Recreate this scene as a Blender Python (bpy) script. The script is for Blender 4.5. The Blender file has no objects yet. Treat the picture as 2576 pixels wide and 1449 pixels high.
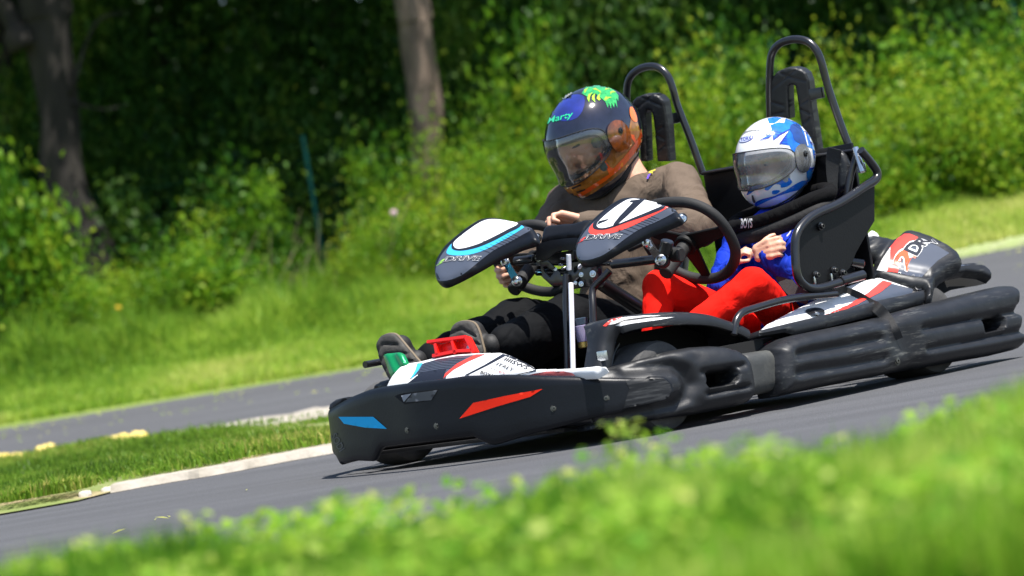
import bpy, bmesh, math, random
import numpy as np
from mathutils import Vector, Matrix
from mathutils.bvhtree import BVHTree
from mathutils.geometry import delaunay_2d_cdt

scene = bpy.context.scene
col = scene.collection
random.seed(7)
rng = np.random.default_rng(11)

# ------------------------------------------------------------------ camera, light, exposure
W, H = 2576.0, 1449.0            # the frame the photograph was measured in
ROLL = math.radians(9.3)
F = 7920.0                       # focal length in those pixels
D0, HC = 9.0, 0.42               # distance to the near front wheel, camera height
A = math.radians(43)             # heading of the kart against the picture plane
FLP = (1650, 1088)


def rot(px, py):
    dx, dy = px - W / 2, py - H / 2
    return dx * math.cos(ROLL) - dy * math.sin(ROLL), -(dx * math.sin(ROLL) + dy * math.cos(ROLL))


_u0, _v0 = rot(*FLP)
CX = -_u0 / F * D0
PITCH = math.atan(-HC / D0) - math.atan(_v0 / F)
CAM = Vector((CX, -D0, HC))
fwd_k = Vector((-math.sin(A), -math.cos(A), 0))
left_k = Vector((math.cos(A), -math.sin(A), 0))
KO = left_k * -0.50

cam_d = bpy.data.cameras.new('camera')
cam = bpy.data.objects.new('camera', cam_d)
col.objects.link(cam)
cam.location = CAM
cam.rotation_euler = (Matrix.Rotation(math.pi / 2 + PITCH, 4, 'X') @ Matrix.Rotation(-ROLL, 4, 'Z')).to_euler()
cam_d.sensor_width = 36
cam_d.lens = 36 * F / W
cam_d.clip_start = 0.1
cam_d.clip_end = 500
cam_d.dof.use_dof = True
cam_d.dof.focus_distance = 9.35
cam_d.dof.aperture_fstop = 3.3
scene.camera = cam

SUN_DIR = Vector((0.26, -0.26, 0.93)).normalized()      # towards the sun
sun_d = bpy.data.lights.new('sun', 'SUN')
sun_d.energy = 4.9
sun_d.angle = math.radians(0.5)
sun_d.color = (1.0, 0.96, 0.90)
sun = bpy.data.objects.new('sun', sun_d)
col.objects.link(sun)
sun.rotation_euler = SUN_DIR.to_track_quat('Z', 'Y').to_euler()
world = bpy.data.worlds.new('World')
scene.world = world
world.use_nodes = True
wn = world.node_tree
sky = wn.nodes.new('ShaderNodeTexSky')
sky.sky_type = 'NISHITA'
sky.sun_disc = False
sky.sun_elevation = math.asin(SUN_DIR.z)
sky.sun_rotation = math.atan2(SUN_DIR.x, SUN_DIR.y)
bg = wn.nodes['Background']
wn.links.new(sky.outputs[0], bg.inputs[0])
bg.inputs[1].default_value = 0.10
vs = scene.view_settings
vs.view_transform = 'Standard'
vs.look = 'None'
vs.gamma = 1
vs.exposure = 0.88
scene.cycles.max_bounces = 8
scene.cycles.transparent_max_bounces = 12

# ------------------------------------------------------------------ pixel -> place helpers
def ray(px, py):
    u, v = rot(px, py)
    c, s = math.cos(PITCH), math.sin(PITCH)
    return Vector((u, F * c - v * s, F * s + v * c))


def w2k(p):
    q = Vector(p) - KO
    return Vector((q.dot(fwd_k), q.dot(left_k), q.z))


def k2w(p):
    return KO + fwd_k * p[0] + left_k * p[1] + Vector((0, 0, p[2]))


CAMK = w2k(CAM)


def rayk(px, py):
    d = ray(px, py)
    return Vector((d.dot(fwd_k), d.dot(left_k), d.z))


def K(px, py, x=None, y=None, z=None):
    """the point seen at a pixel of the photograph, on a plane of the kart"""
    d = rayk(px, py)
    if x is not None:
        t = (x - CAMK.x) / d.x
    elif y is not None:
        t = (y - CAMK.y) / d.y
    else:
        t = (z - CAMK.z) / d.z
    return CAMK + d * t


def Kpl(px, py, P, N):
    d = rayk(px, py)
    t = (Vector(P) - CAMK).dot(N) / d.dot(N)
    return CAMK + d * t


def projk(p):
    d = k2w(p) - CAM
    c, s = math.cos(PITCH), math.sin(PITCH)
    y = d.y * c + d.z * s
    z = -d.y * s + d.z * c
    u, v = F * d.x / y, F * z / y
    return (u * math.cos(ROLL) - v * math.sin(ROLL) + W / 2, -(u * math.sin(ROLL) + v * math.cos(ROLL)) + H / 2)


def G(px, py, d):
    """world point at a pixel, at distance d in front of the camera"""
    r = ray(px, py)
    return CAM + r * (d / r.y)


CROPS = {'A': (1200, 1200, 1400 / 2568), 'B': (1650, 750, 1300 / 2512), 'C': (2050, 250, 900 / 2174),
         'D': (2800, 100, 800 / 1054), 'E': (2900, 850, 1196 / 2166), 'G': (1700, 780, 1000 / 2576),
         'H': (1480, 1360, 1000 / 2576), 'I': (2250, 1200, 1000 / 2576), 'J': (2850, 400, 550 / 1328),
         'L': (2500, 780, 800 / 1870), 'M': (2400, 0, 1696 / 2576)}


def cr(c, pts):
    x0, y0, k = CROPS[c]
    q = 4096 / 2576
    if isinstance(pts[0], (int, float)):
        return ((x0 + pts[0] * k) / q, (y0 + pts[1] * k) / q)
    return [((x0 + x * k) / q, (y0 + y * k) / q) for x, y in pts]


# ------------------------------------------------------------------ materials
MATS = {}


def nd(nt, t, **kw):
    n = nt.nodes.new(t)
    for k, v in kw.items():
        if isinstance(v, (int, float, tuple)) and k in [i.name for i in n.inputs]:
            n.inputs[k].default_value = v
        else:
            setattr(n, k, v)
    return n


def mat(name, rgb, rough=0.5, metal=0.0, var=0.0, vscale=30.0, bump=0.0, bscale=200.0, coat=0.0, spec=0.5,
        rgb2=None, rvar=0.0, stretch=None, thr=None):
    if name in MATS:
        return MATS[name]
    m = bpy.data.materials.new(name)
    m.use_nodes = True
    nt = m.node_tree
    b = nt.nodes['Principled BSDF']
    b.inputs['Base Color'].default_value = (*rgb, 1)
    b.inputs['Roughness'].default_value = rough
    b.inputs['Metallic'].default_value = metal
    b.inputs['Coat Weight'].default_value = coat
    b.inputs['Specular IOR Level'].default_value = spec
    tc = nt.nodes.new('ShaderNodeTexCoord')
    src = tc.outputs['Object']
    if stretch:
        mp = nt.nodes.new('ShaderNodeMapping')
        mp.inputs['Scale'].default_value = stretch
        nt.links.new(src, mp.inputs[0])
        src = mp.outputs[0]
    if var or rgb2:
        n = nt.nodes.new('ShaderNodeTexNoise')
        n.inputs['Scale'].default_value = vscale
        n.inputs['Detail'].default_value = 6
        n.inputs['Roughness'].default_value = 0.65
        nt.links.new(src, n.inputs['Vector'])
        r = nt.nodes.new('ShaderNodeValToRGB')
        lo, hi = (thr if thr else (0.3, 0.7))
        r.color_ramp.elements[0].position = lo
        r.color_ramp.elements[1].position = hi
        c2 = rgb2 if rgb2 else tuple(min(1, c * (1 + var)) for c in rgb)
        c1 = rgb if rgb2 else tuple(c * (1 - var) for c in rgb)
        r.color_ramp.elements[0].color = (*c1, 1)
        r.color_ramp.elements[1].color = (*c2, 1)
        nt.links.new(n.outputs[0], r.inputs[0])
        nt.links.new(r.outputs[0], b.inputs['Base Color'])
        if rvar:
            mr = nt.nodes.new('ShaderNodeMapRange')
            mr.inputs['To Min'].default_value = max(0.02, rough - rvar)
            mr.inputs['To Max'].default_value = min(1, rough + rvar)
            nt.links.new(n.outputs[0], mr.inputs[0])
            nt.links.new(mr.outputs[0], b.inputs['Roughness'])
    if bump:
        n = nt.nodes.new('ShaderNodeTexNoise')
        n.inputs['Scale'].default_value = bscale
        n.inputs['Detail'].default_value = 4
        nt.links.new(src, n.inputs['Vector'])
        bp = nt.nodes.new('ShaderNodeBump')
        bp.inputs['Strength'].default_value = 1.0
        bp.inputs['Distance'].default_value = bump
        nt.links.new(n.outputs[0], bp.inputs['Height'])
        nt.links.new(bp.outputs[0], b.inputs['Normal'])
    MATS[name] = m
    return m


def plastic():
    """blow-moulded black plastic with pale scuffs and dust"""
    if 'black_plastic' in MATS:
        return MATS['black_plastic']
    m = mat('black_plastic', (0.011, 0.012, 0.0145), 0.46, var=0.25, vscale=14, bump=0.0006, bscale=60, rvar=0.1, spec=0.4)
    nt = m.node_tree
    b = nt.nodes['Principled BSDF']
    tc = nt.nodes['Texture Coordinate']
    mp = nd(nt, 'ShaderNodeMapping')
    mp.inputs['Scale'].default_value = (4, 20, 45)
    nt.links.new(tc.outputs['Object'], mp.inputs[0])
    n = nd(nt, 'ShaderNodeTexNoise', Scale=2.2, Detail=9.0, Roughness=0.75)
    nt.links.new(mp.outputs[0], n.inputs['Vector'])
    r = nd(nt, 'ShaderNodeValToRGB')
    r.color_ramp.elements[0].position = 0.53
    r.color_ramp.elements[1].position = 0.70
    nt.links.new(n.outputs[0], r.inputs[0])
    n2 = nd(nt, 'ShaderNodeTexNoise', Scale=5.0, Detail=3.0)
    nt.links.new(tc.outputs['Object'], n2.inputs['Vector'])
    r2 = nd(nt, 'ShaderNodeValToRGB')
    r2.color_ramp.elements[0].position = 0.46
    r2.color_ramp.elements[1].position = 0.60
    nt.links.new(n2.outputs[0], r2.inputs[0])
    mu = nd(nt, 'ShaderNodeMath', operation='MULTIPLY')
    nt.links.new(r.outputs[0], mu.inputs[0])
    nt.links.new(r2.outputs[0], mu.inputs[1])
    mx = nd(nt, 'ShaderNodeMix', data_type='RGBA')
    old = b.inputs['Base Color'].links[0].from_socket
    nt.links.new(mu.outputs[0], mx.inputs[0])
    nt.links.new(old, mx.inputs[6])
    mx.inputs[7].default_value = (0.12, 0.12, 0.11, 1)
    nt.links.new(mx.outputs[2], b.inputs['Base Color'])
    return m


M_BLK = plastic()
M_BUMP = mat('bumper_plastic', (0.0045, 0.0055, 0.008), 0.40, var=0.2, vscale=8, bump=0.0003, bscale=120, rvar=0.06, spec=0.3)
M_FRAME = mat('black_paint', (0.012, 0.012, 0.014), 0.28, coat=0.3, var=0.2, vscale=40)
M_DARK = mat('dark_void', (0.004, 0.004, 0.004), 0.9)  # near-black with the shade of hollows and openings put into it
M_RUB = mat('rubber', (0.010, 0.010, 0.0105), 0.75, var=0.3, vscale=60, bump=0.0006, bscale=300)
M_TYRE = mat('tyre_rubber', (0.065, 0.063, 0.062), 0.8, var=0.25, vscale=20, bump=0.0005, bscale=200)
M_STEEL = mat('zinc_steel', (0.62, 0.64, 0.66), 0.25, metal=1.0, var=0.15, vscale=80)
M_WHITE = mat('white_sticker', (0.80, 0.80, 0.80), 0.3, coat=0.2)
M_WTUBE = mat('white_tube', (0.74, 0.76, 0.84), 0.3, coat=0.3)
M_GREY = mat('grey_sticker', (0.060, 0.070, 0.095), 0.33, coat=0.25, var=0.05, vscale=10)
M_GDARK = mat('dark_sticker', (0.012, 0.013, 0.020), 0.35, coat=0.2)
M_RED = mat('red_sticker', (0.78, 0.055, 0.035), 0.32, coat=0.2)
M_REDB = mat('red_badge', (0.95, 0.030, 0.008), 0.6, spec=.2)
M_BLUE = mat('blue_sticker', (0.045, 0.42, 0.76), 0.32, coat=0.2)
M_BLUEB = mat('blue_badge', (0.012, 0.46, 0.86), 0.6, spec=.2)
M_LIME = mat('lime_sticker', (0.35, 0.70, 0.08), 0.35)
M_PRED = mat('pedal_red', (0.80, 0.015, 0.008), 0.3, coat=0.4, var=0.08)
M_PGRN = mat('pedal_green', (0.005, 0.27, 0.09), 0.28, metal=0.35, coat=0.3, var=0.1)
M_GLUE = mat('blue_anodised', (0.06, 0.32, 0.52), 0.25, metal=0.8)
M_BELT = mat('webbing', (0.02, 0.02, 0.021), 0.7, bump=0.0008, bscale=500, var=0.2, vscale=100)
M_SKIN = mat('skin', (0.62, 0.33, 0.22), 0.5, var=0.08, vscale=40, bump=0.0004, bscale=250)
M_SKINC = mat('child_skin', (0.70, 0.40, 0.27), 0.5, var=0.06, vscale=40)
for _m in (M_SKIN, M_SKINC):
    _b = _m.node_tree.nodes['Principled BSDF']
    _b.inputs['Subsurface Weight'].default_value = 0.1
    _b.inputs['Subsurface Radius'].default_value = (0.01, 0.004, 0.002)

# ------------------------------------------------------------------ things, parts
ROTK = math.atan2(fwd_k.y, fwd_k.x)
ORG = {}


def tagp(o, label, cat, group=None, kind=None):
    if label:
        o['label'] = label
    if cat:
        o['category'] = cat
    if group:
        o['group'] = group
    if kind:
        o['kind'] = kind
    return o


def thing_k(name, label, cat, k=(0, 0, 0), group=None):
    """an Empty standing at kart coordinates k, turned like the kart"""
    o = bpy.data.objects.new(name, None)
    col.objects.link(o)
    o.location = k2w(k)
    o.rotation_euler = (0, 0, ROTK)
    o.empty_display_size = 0.2
    tagp(o, label, cat, group)
    ORG[o.name] = Vector(k)
    return o


def thing_w(name, label, cat, loc=(0, 0, 0), rz=0, group=None):
    o = bpy.data.objects.new(name, None)
    col.objects.link(o)
    o.location = loc
    o.rotation_euler = (0, 0, rz)
    tagp(o, label, cat, group)
    return o


def org_of(p):
    while p is not None:
        if p.name in ORG:
            return ORG[p.name]
        p = p.parent
    return Vector((0, 0, 0))


BV = {}


def mk(name, verts, faces, m, parent=None, sharp=35, smooth=True, label=None):
    """one mesh object; verts in kart coordinates when the parent is a kart-space thing"""
    o3 = org_of(parent) if parent is not None else Vector((0, 0, 0))
    me = bpy.data.meshes.new(name)
    vv = [(v[0] - o3[0], v[1] - o3[1], v[2] - o3[2]) for v in verts]
    me.from_pydata(vv, [], [tuple(f) for f in faces])
    me.materials.append(m)
    if smooth:
        me.polygons.foreach_set('use_smooth', [True] * len(me.polygons))
        if sharp:
            me.set_sharp_from_angle(angle=math.radians(sharp))
    me.update()
    o = bpy.data.objects.new(name, me)
    col.objects.link(o)
    if parent is not None:
        o.parent = parent
    if label:
        o['label'] = label
    return o


class Geo:
    """collects pieces of one mesh"""
    def __init__(s):
        s.v, s.f = [], []

    def add(s, v, f):
        n = len(s.v)
        s.v += [Vector(p) for p in v]
        s.f += [tuple(i + n for i in q) for q in f]
        return s

    def mk(s, name, m, parent, **kw):
        return mk(name, s.v, s.f, m, parent, **kw)


def catmull(pts, n=8, closed=False):
    pts = [Vector(p) for p in pts]
    N = len(pts)
    out = []
    segs = N if closed else N - 1
    for i in range(segs):
        if closed:
            p0, p1, p2, p3 = pts[(i - 1) % N], pts[i], pts[(i + 1) % N], pts[(i + 2) % N]
        else:
            p1, p2 = pts[i], pts[i + 1]
            p0 = pts[i - 1] if i > 0 else p1 * 2 - p2
            p3 = pts[i + 2] if i + 2 < N else p2 * 2 - p1
        for k in range(n):
            t = k / n
            out.append(0.5 * ((2 * p1) + (-p0 + p2) * t + (2 * p0 - 5 * p1 + 4 * p2 - p3) * t * t + (-p0 + 3 * p1 - 3 * p2 + p3) * t ** 3))
    if not closed:
        out.append(pts[-1].copy())
    return out


def tube_g(pts, r, seg=14, closed=False, smooth=8, flat=None):
    if smooth:
        pts = catmull(pts, smooth, closed)
    pts = [Vector(p) for p in pts]
    N = len(pts)
    v, f = [], []
    up = None
    for i, p in enumerate(pts):
        a = pts[(i - 1) % N] if (closed or i > 0) else p
        b = pts[(i + 1) % N] if (closed or i < N - 1) else p
        t = (b - a).normalized()
        if up is None:
            up = Vector((0, 0, 1)) if abs(t.z) < 0.9 else Vector((1, 0, 0))
        s = t.cross(up)
        s.normalize()
        up = s.cross(t).normalized()
        rr = r[min(len(r) - 1, int(i / max(1, N - 1) * (len(r) - 1) + 0.5))] if isinstance(r, (list, tuple)) else r
        ra, rb = (rr, rr) if flat is None else (rr, rr * flat)
        for k in range(seg):
            an = 2 * math.pi * k / seg
            v.append(p + s * (math.cos(an) * ra) + up * (math.sin(an) * rb))
    for i in range(N if closed else N - 1):
        j = (i + 1) % N
        for k in range(seg):
            l = (k + 1) % seg
            f.append((i * seg + k, i * seg + l, j * seg + l, j * seg + k))
    if not closed:
        f.append(tuple(range(seg))[::-1])
        f.append(tuple((N - 1) * seg + k for k in range(seg)))
    return v, f


def tube(name, pts, r, m, parent, **kw):
    v, f = tube_g(pts, r, **kw)
    return mk(name, v, f, m, parent)


def box_g(c, sx, sy, sz, R=None, bev=0.0):
    bm = bmesh.new()
    bmesh.ops.create_cube(bm, size=1)
    for q in bm.verts:
        q.co = Vector((q.co.x * sx, q.co.y * sy, q.co.z * sz))
    if bev:
        bmesh.ops.bevel(bm, geom=bm.edges[:], offset=bev, segments=2, affect='EDGES', profile=0.7)
    R = R or Matrix.Identity(3)
    v = [R @ q.co + Vector(c) for q in bm.verts]
    f = [tuple(x.index for x in q.verts) for q in bm.faces]
    bm.free()
    return v, f


def axes_from(d, up=(0, 0, 1)):
    z = Vector(d).normalized()
    x = Vector(up).cross(z)
    if x.length < 1e-4:
        x = Vector((1, 0, 0)).cross(z)
    x.normalize()
    y = z.cross(x)
    return Matrix((x, y, z)).transposed()


def lathe_g(prof, c, axis, seg=40, cap=True):
    """prof: list of (radius, along-axis)"""
    R = axes_from(axis)
    v, f = [], []
    for r, a in prof:
        for k in range(seg):
            an = 2 * math.pi * k / seg
            v.append(Vector(c) + R @ Vector((r * math.cos(an), r * math.sin(an), a)))
    n = len(prof)
    for i in range(n - 1):
        for k in range(seg):
            l = (k + 1) % seg
            f.append((i * seg + k, i * seg + l, (i + 1) * seg + l, (i + 1) * seg + k))
    if cap:
        f.append(tuple(range(seg))[::-1])
        f.append(tuple((n - 1) * seg + k for k in range(seg)))
    return v, f


def cyl_g(a, b, r, seg=16, r2=None):
    a, b = Vector(a), Vector(b)
    L = (b - a).length
    r2 = r if r2 is None else r2
    e = min(0.15 * r, 0.1 * L)
    return lathe_g([(r - e, 0), (r, e), (r2, L - e), (r2 - e, L)], a, b - a, seg)


def bolt(name, p, axis, r, parent, m=None, h=None):
    h = h or r * 0.6
    g = Geo()
    p, ax = Vector(p), Vector(axis).normalized()
    g.add(*lathe_g([(r * 1.5, 0), (r * 1.5, h * .35), (r, h * .4), (r, h), (r * .8, h * 1.15), (r * .45, h * 1.15), (r * .4, h * .6)], p, ax, 12))
    return g.mk(name, m or M_STEEL, parent)


def seg_dist(P, poly, closed=False):
    """distance of points P (n,2) to a polyline"""
    P = np.asarray(P, float)
    poly = np.asarray(poly, float)
    a = poly if closed else poly[:-1]
    b = np.roll(poly, -1, 0) if closed else poly[1:]
    best = np.full(len(P), 1e9)
    for p, q in zip(a, b):
        d = q - p
        L = max(1e-12, (d * d).sum())
        t = np.clip(((P - p) @ d) / L, 0, 1)
        best = np.minimum(best, np.hypot(*(P - (p + t[:, None] * d)).T))
    return best


def inside(P, poly):
    P = np.asarray(P, float)
    poly = np.asarray(poly, float)
    x, y = P[:, 0], P[:, 1]
    c = np.zeros(len(P), bool)
    j = len(poly) - 1
    for i in range(len(poly)):
        xi, yi = poly[i]
        xj, yj = poly[j]
        m = ((yi > y) != (yj > y)) & (x < (xj - xi) * (y - yi) / (yj - yi + 1e-15) + xi)
        c ^= m
        j = i
    return c


def resample(poly, step, closed=True):
    poly = [np.array(p, float) for p in poly]
    out = []
    n = len(poly)
    for i in range(n if closed else n - 1):
        a, b = poly[i], poly[(i + 1) % n]
        k = max(1, int(round(np.linalg.norm(b - a) / step)))
        for j in range(k):
            out.append(a + (b - a) * j / k)
    if not closed:
        out.append(poly[-1])
    return np.array(out)


def tri2d(outline, step, holes=()):
    """triangulate a polygon with interior points; returns pts (n,2), tris, boundary count"""
    B = resample(outline, step)
    loops = [B] + [resample(h, step) for h in holes]
    lo, hi = B.min(0), B.max(0)
    xs = np.arange(lo[0], hi[0], step)
    ys = np.arange(lo[1], hi[1], step * 0.87)
    g = np.array([(x + (step / 2 if j % 2 else 0), y) for j, y in enumerate(ys) for x in xs]) if len(xs) and len(ys) else np.zeros((0, 2))
    if len(g):
        ok = inside(g, B) & (seg_dist(g, B, True) > step * 0.45)
        for h in loops[1:]:
            ok &= ~inside(g, h) & (seg_dist(g, h, True) > step * 0.45)
        g = g[ok]
    pts = np.vstack(loops + [g])
    edges = []
    n = 0
    for l in loops:
        k = len(l)
        edges += [(n + i, n + (i + 1) % k) for i in range(k)]
        n += k
    r = delaunay_2d_cdt([Vector(p) for p in pts], edges, [], 0, 1e-9)
    vo, fo = np.array([(p.x, p.y) for p in r[0]]), r[2]
    cen = np.array([vo[list(f)].mean(0) for f in fo])
    keep = inside(cen, B)
    for h in loops[1:]:
        keep &= ~inside(cen, h)
    fo = [tuple(f) for f, k in zip(fo, keep) if k]
    return vo, fo, loops


def pillow(name, outline, P, N, m, parent, h=0.015, w=0.03, thick=0.02, step=0.008, grooves=(), holes=(), bend=None,
           smooth_n=0, sharp=40, soft=True, label=None, reg=None):
    """moulded panel: a pixel outline laid on the plane (P, N), domed at its rim, with thickness"""
    N = Vector(N).normalized()
    if N.dot(CAMK - Vector(P)) < 0:
        N = -N
    ex = Vector((0, 0, 1)).cross(N)
    if ex.length < 1e-3:
        ex = Vector((1, 0, 0))
    ex.normalize()
    ey = N.cross(ex)
    if smooth_n:
        outline = [(p.x, p.y) for p in catmull([(a, b, 0) for a, b in outline], smooth_n, True)]

    def to2(q):
        p3 = Kpl(q[0], q[1], P, N) - Vector(P)
        return (p3.dot(ex), p3.dot(ey))
    out2 = [to2(q) for q in outline]
    hol2 = [[to2(q) for q in hl] for hl in holes]
    vo, fo, loops = tri2d(out2, step, hol2)
    d = seg_dist(vo, loops[0], True)
    for l in loops[1:]:
        d = np.minimum(d, seg_dist(vo, l, True) * (w / .010))
    t = 1 - np.clip(d / w, 0, 1)
    z = h * np.sqrt(np.clip(1 - t * t, 0, 1)) if soft else h * (1 - t)
    P3 = [Vector(P) + ex * a + ey * b for a, b in vo]
    if grooves:
        px = np.array([projk(p) for p in P3])
        for gl, gw, gd in grooves:
            dd = seg_dist(px, np.array(gl))
            z = z - gd * np.exp(-(dd / gw) ** 2)
    if bend:
        z = z + np.array([bend(p) for p in P3])
    V = [p + N * float(zz) for p, zz in zip(P3, z)]
    nv = len(V)
    zb = np.array([bend(p) for p in P3]) if bend else np.zeros(nv)
    V2 = [p + N * float(zz - thick) for p, zz in zip(P3, zb)]
    # orientation
    f0 = fo[0]
    nrm = (V[f0[1]] - V[f0[0]]).cross(V[f0[2]] - V[f0[0]])
    fr = [f if nrm.dot(N) > 0 else f[::-1] for f in fo]
    Fc = list(fr) + [tuple(i + nv for i in f[::-1]) for f in fr]
    # side walls on boundary edges
    cnt = {}
    for f in fr:
        for i in range(len(f)):
            e = (f[i], f[(i + 1) % len(f)])
            cnt[e] = 1
    for (a, b) in list(cnt):
        if (b, a) not in cnt:
            Fc.append((b, a, a + nv, b + nv))
    o = mk(name, V + V2, Fc, m, parent, sharp=sharp, label=label)
    if reg:
        BV.setdefault(reg, Geo()).add(V, fr)
    return o


def reg_obj(reg, o, parent):
    """register an object's faces (in kart coordinates) as a surface stickers can lie on"""
    o3 = org_of(parent)
    BV.setdefault(reg, Geo()).add([Vector(q.co) + o3 for q in o.data.vertices], [tuple(p.vertices) for p in o.data.polygons])


_bc = {}


def bvh(reg):
    g = BV[reg]
    k = (reg, len(g.v))
    if k not in _bc:
        _bc[k] = BVHTree.FromPolygons(g.v, g.f, epsilon=0)
    return _bc[k]


def drop(bt, px, py, off):
    d = rayk(px, py).normalized()
    hit = bt.ray_cast(CAMK, d)
    if hit[0] is None:
        return None
    n = hit[1]
    if n.dot(d) > 0:
        n = -n
    return hit[0] + n * off


def sticker(name, polys, reg, m, parent, off=0.0012, step=6.0, label=None, smooth_n=0):
    """flat coloured film laid on a moulded surface"""
    bt = bvh(reg)
    if isinstance(polys[0][0], (int, float)):
        polys = [polys]
    g = Geo()
    for poly in polys:
        if smooth_n:
            poly = [(p.x, p.y) for p in catmull([(a, b, 0) for a, b in poly], smooth_n, True)]
        vo, fo, _ = tri2d(poly, step)
        vs_ = [drop(bt, p[0], p[1], off) for p in vo]
        idx, vv = {}, []
        for i, p in enumerate(vs_):
            if p is not None:
                idx[i] = len(vv)
                vv.append(p)
        ff = []
        for f in fo:
            if all(i in idx for i in f):
                q = [vv[idx[i]] for i in f]
                if max((q[0] - q[1]).length, (q[1] - q[2]).length, (q[2] - q[0]).length) > 0.05:
                    continue
                n = (q[1] - q[0]).cross(q[2] - q[0])
                ff.append(tuple(idx[i] for i in (f if n.dot(CAMK - q[0]) > 0 else f[::-1])))
        g.add(vv, ff)
    return g.mk(name, m, parent, sharp=None, label=label)


def text2d(s, shear=0.0, bold=0.0):
    cu = bpy.data.curves.new('lettering', 'FONT')
    cu.body = s
    cu.size = 1.0
    cu.offset = bold
    cu.shear = shear
    cu.resolution_u = 3
    to = bpy.data.objects.new('lettering', cu)
    col.objects.link(to)
    dg = bpy.context.evaluated_depsgraph_get()
    me = bpy.data.meshes.new_from_object(to.evaluated_get(dg))
    vs_ = np.array([(v.co.x, v.co.y) for v in me.vertices])
    fs = [tuple(p.vertices) for p in me.polygons]
    bpy.data.objects.remove(to)
    bpy.data.curves.remove(cu)
    bpy.data.meshes.remove(me)
    lo, hi = vs_.min(0), vs_.max(0)
    return vs_, fs, lo, hi


def lettering(name, s, o, xv, yv, reg, m, parent, off=0.002, shear=0.0, bold=0.0, arc=0.0):
    """text laid on a surface: o = pixel of lower-left, xv = pixel vector of the full width, yv = of the cap height"""
    vs_, fs, lo, hi = text2d(s, shear, bold)
    l0, h0 = lo, hi
    bt = bvh(reg)
    P = []
    for a, b in vs_:
        s_, t_ = (a - l0[0]) / (h0[0] - l0[0]), (b - l0[1]) / (h0[1] - l0[1])
        t2 = t_ + arc * 4 * s_ * (1 - s_)
        P.append(drop(bt, o[0] + xv[0] * s_ + yv[0] * t2, o[1] + xv[1] * s_ + yv[1] * t2, off))
    idx, vv = {}, []
    for i, p in enumerate(P):
        if p is not None:
            idx[i] = len(vv)
            vv.append(p)
    ff = []
    for f in fs:
        if all(i in idx for i in f):
            q = [vv[idx[i]] for i in f]
            n = (q[1] - q[0]).cross(q[2] - q[0])
            ff.append(tuple(idx[i] for i in (f if n.dot(CAMK - q[0]) > 0 else f[::-1])))
    return mk(name, vv, ff, m, parent, sharp=None)


def capsule_g(a, b, ra, rb, seg=16, flat=None):
    """tapered capsule; flat=(direction, factor) squashes the section along a direction"""
    a, b = Vector(a), Vector(b)
    L = (b - a).length
    ax = (b - a).normalized() if L > 1e-6 else Vector((0, 0, 1))
    prof = []
    for k in range(6):
        t = math.pi / 2 * (1 - k / 6)
        prof.append((max(ra * math.cos(t), ra * 0.03), -ra * math.sin(t)))
    prof.append((ra, 0))
    prof.append((rb, L))
    for k in range(1, 7):
        t = math.pi / 2 * k / 6
        prof.append((max(rb * math.cos(t), rb * 0.03), L + rb * math.sin(t)))
    v, f = lathe_g(prof, a, ax, seg)
    if flat:
        d = Vector(flat[0]).normalized()
        v = [p - d * ((p - a - ax * (p - a).dot(ax)).dot(d) * (1 - flat[1])) for p in v]
    return v, f


def blob(name, caps, m, parent, voxel=0.006, smooth=6, extra=None, label=None):
    g = Geo()
    for c in caps:
        a, b, ra, rb = c[:4]
        g.add(*capsule_g(a, b, ra, rb, flat=c[4] if len(c) > 4 else None))
    if extra:
        g.add(*extra)
    o = g.mk(name, m, parent, sharp=None, label=label)
    r = o.modifiers.new('weld', 'REMESH')
    r.mode = 'VOXEL'
    r.voxel_size = voxel
    r.use_smooth_shade = True
    s = o.modifiers.new('soften', 'SMOOTH')
    s.factor = 0.5
    s.iterations = smooth
    return o

# ================================================================== THE PLACE
def zt(x, d):
    """height of the land, d = distance ahead of the camera"""
    pts = [(-30, .06), (4.4, .06), (5.1, 0.0), (16, 0.0), (22, .175), (27, .60), (31, 1.0), (45, 2.0), (90, 6.0), (400, 20.0)]
    z = 0.0
    for (a, za), (b, zb) in zip(pts[:-1], pts[1:]):
        if a <= d <= b:
            z = za + (zb - za) * (d - a) / (b - a)
    k = max(0.0, min(1.0, (d - 21) / 6))
    return z + k * max(0.0, min(.35, .075 * (x - CX)))


def ground_at(px, py):
    r = ray(px, py)
    lo, hi = 2.0, 120.0
    n = 400
    prev = 2.0
    for i in range(n):
        d = 2.0 * (60 ** (i / (n - 1)))
        p = CAM + r * (d / r.y)
        if p.z < zt(p.x, d):
            lo, hi = prev, d
            break
        prev = d
    for _ in range(25):
        m = (lo + hi) / 2
        p = CAM + r * (m / r.y)
        if p.z < zt(p.x, m):
            hi = m
        else:
            lo = m
    p = CAM + r * (hi / r.y)
    return p


def mkw(name, verts, faces, m, parent=None, smooth=False):
    me = bpy.data.meshes.new(name)
    me.from_pydata([tuple(v) for v in verts], [], [tuple(f) for f in faces])
    me.materials.append(m)
    if smooth:
        me.polygons.foreach_set('use_smooth', [True] * len(me.polygons))
    o = bpy.data.objects.new(name, me)
    col.objects.link(o)
    if parent:
        o.parent = parent
    return o


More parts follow.
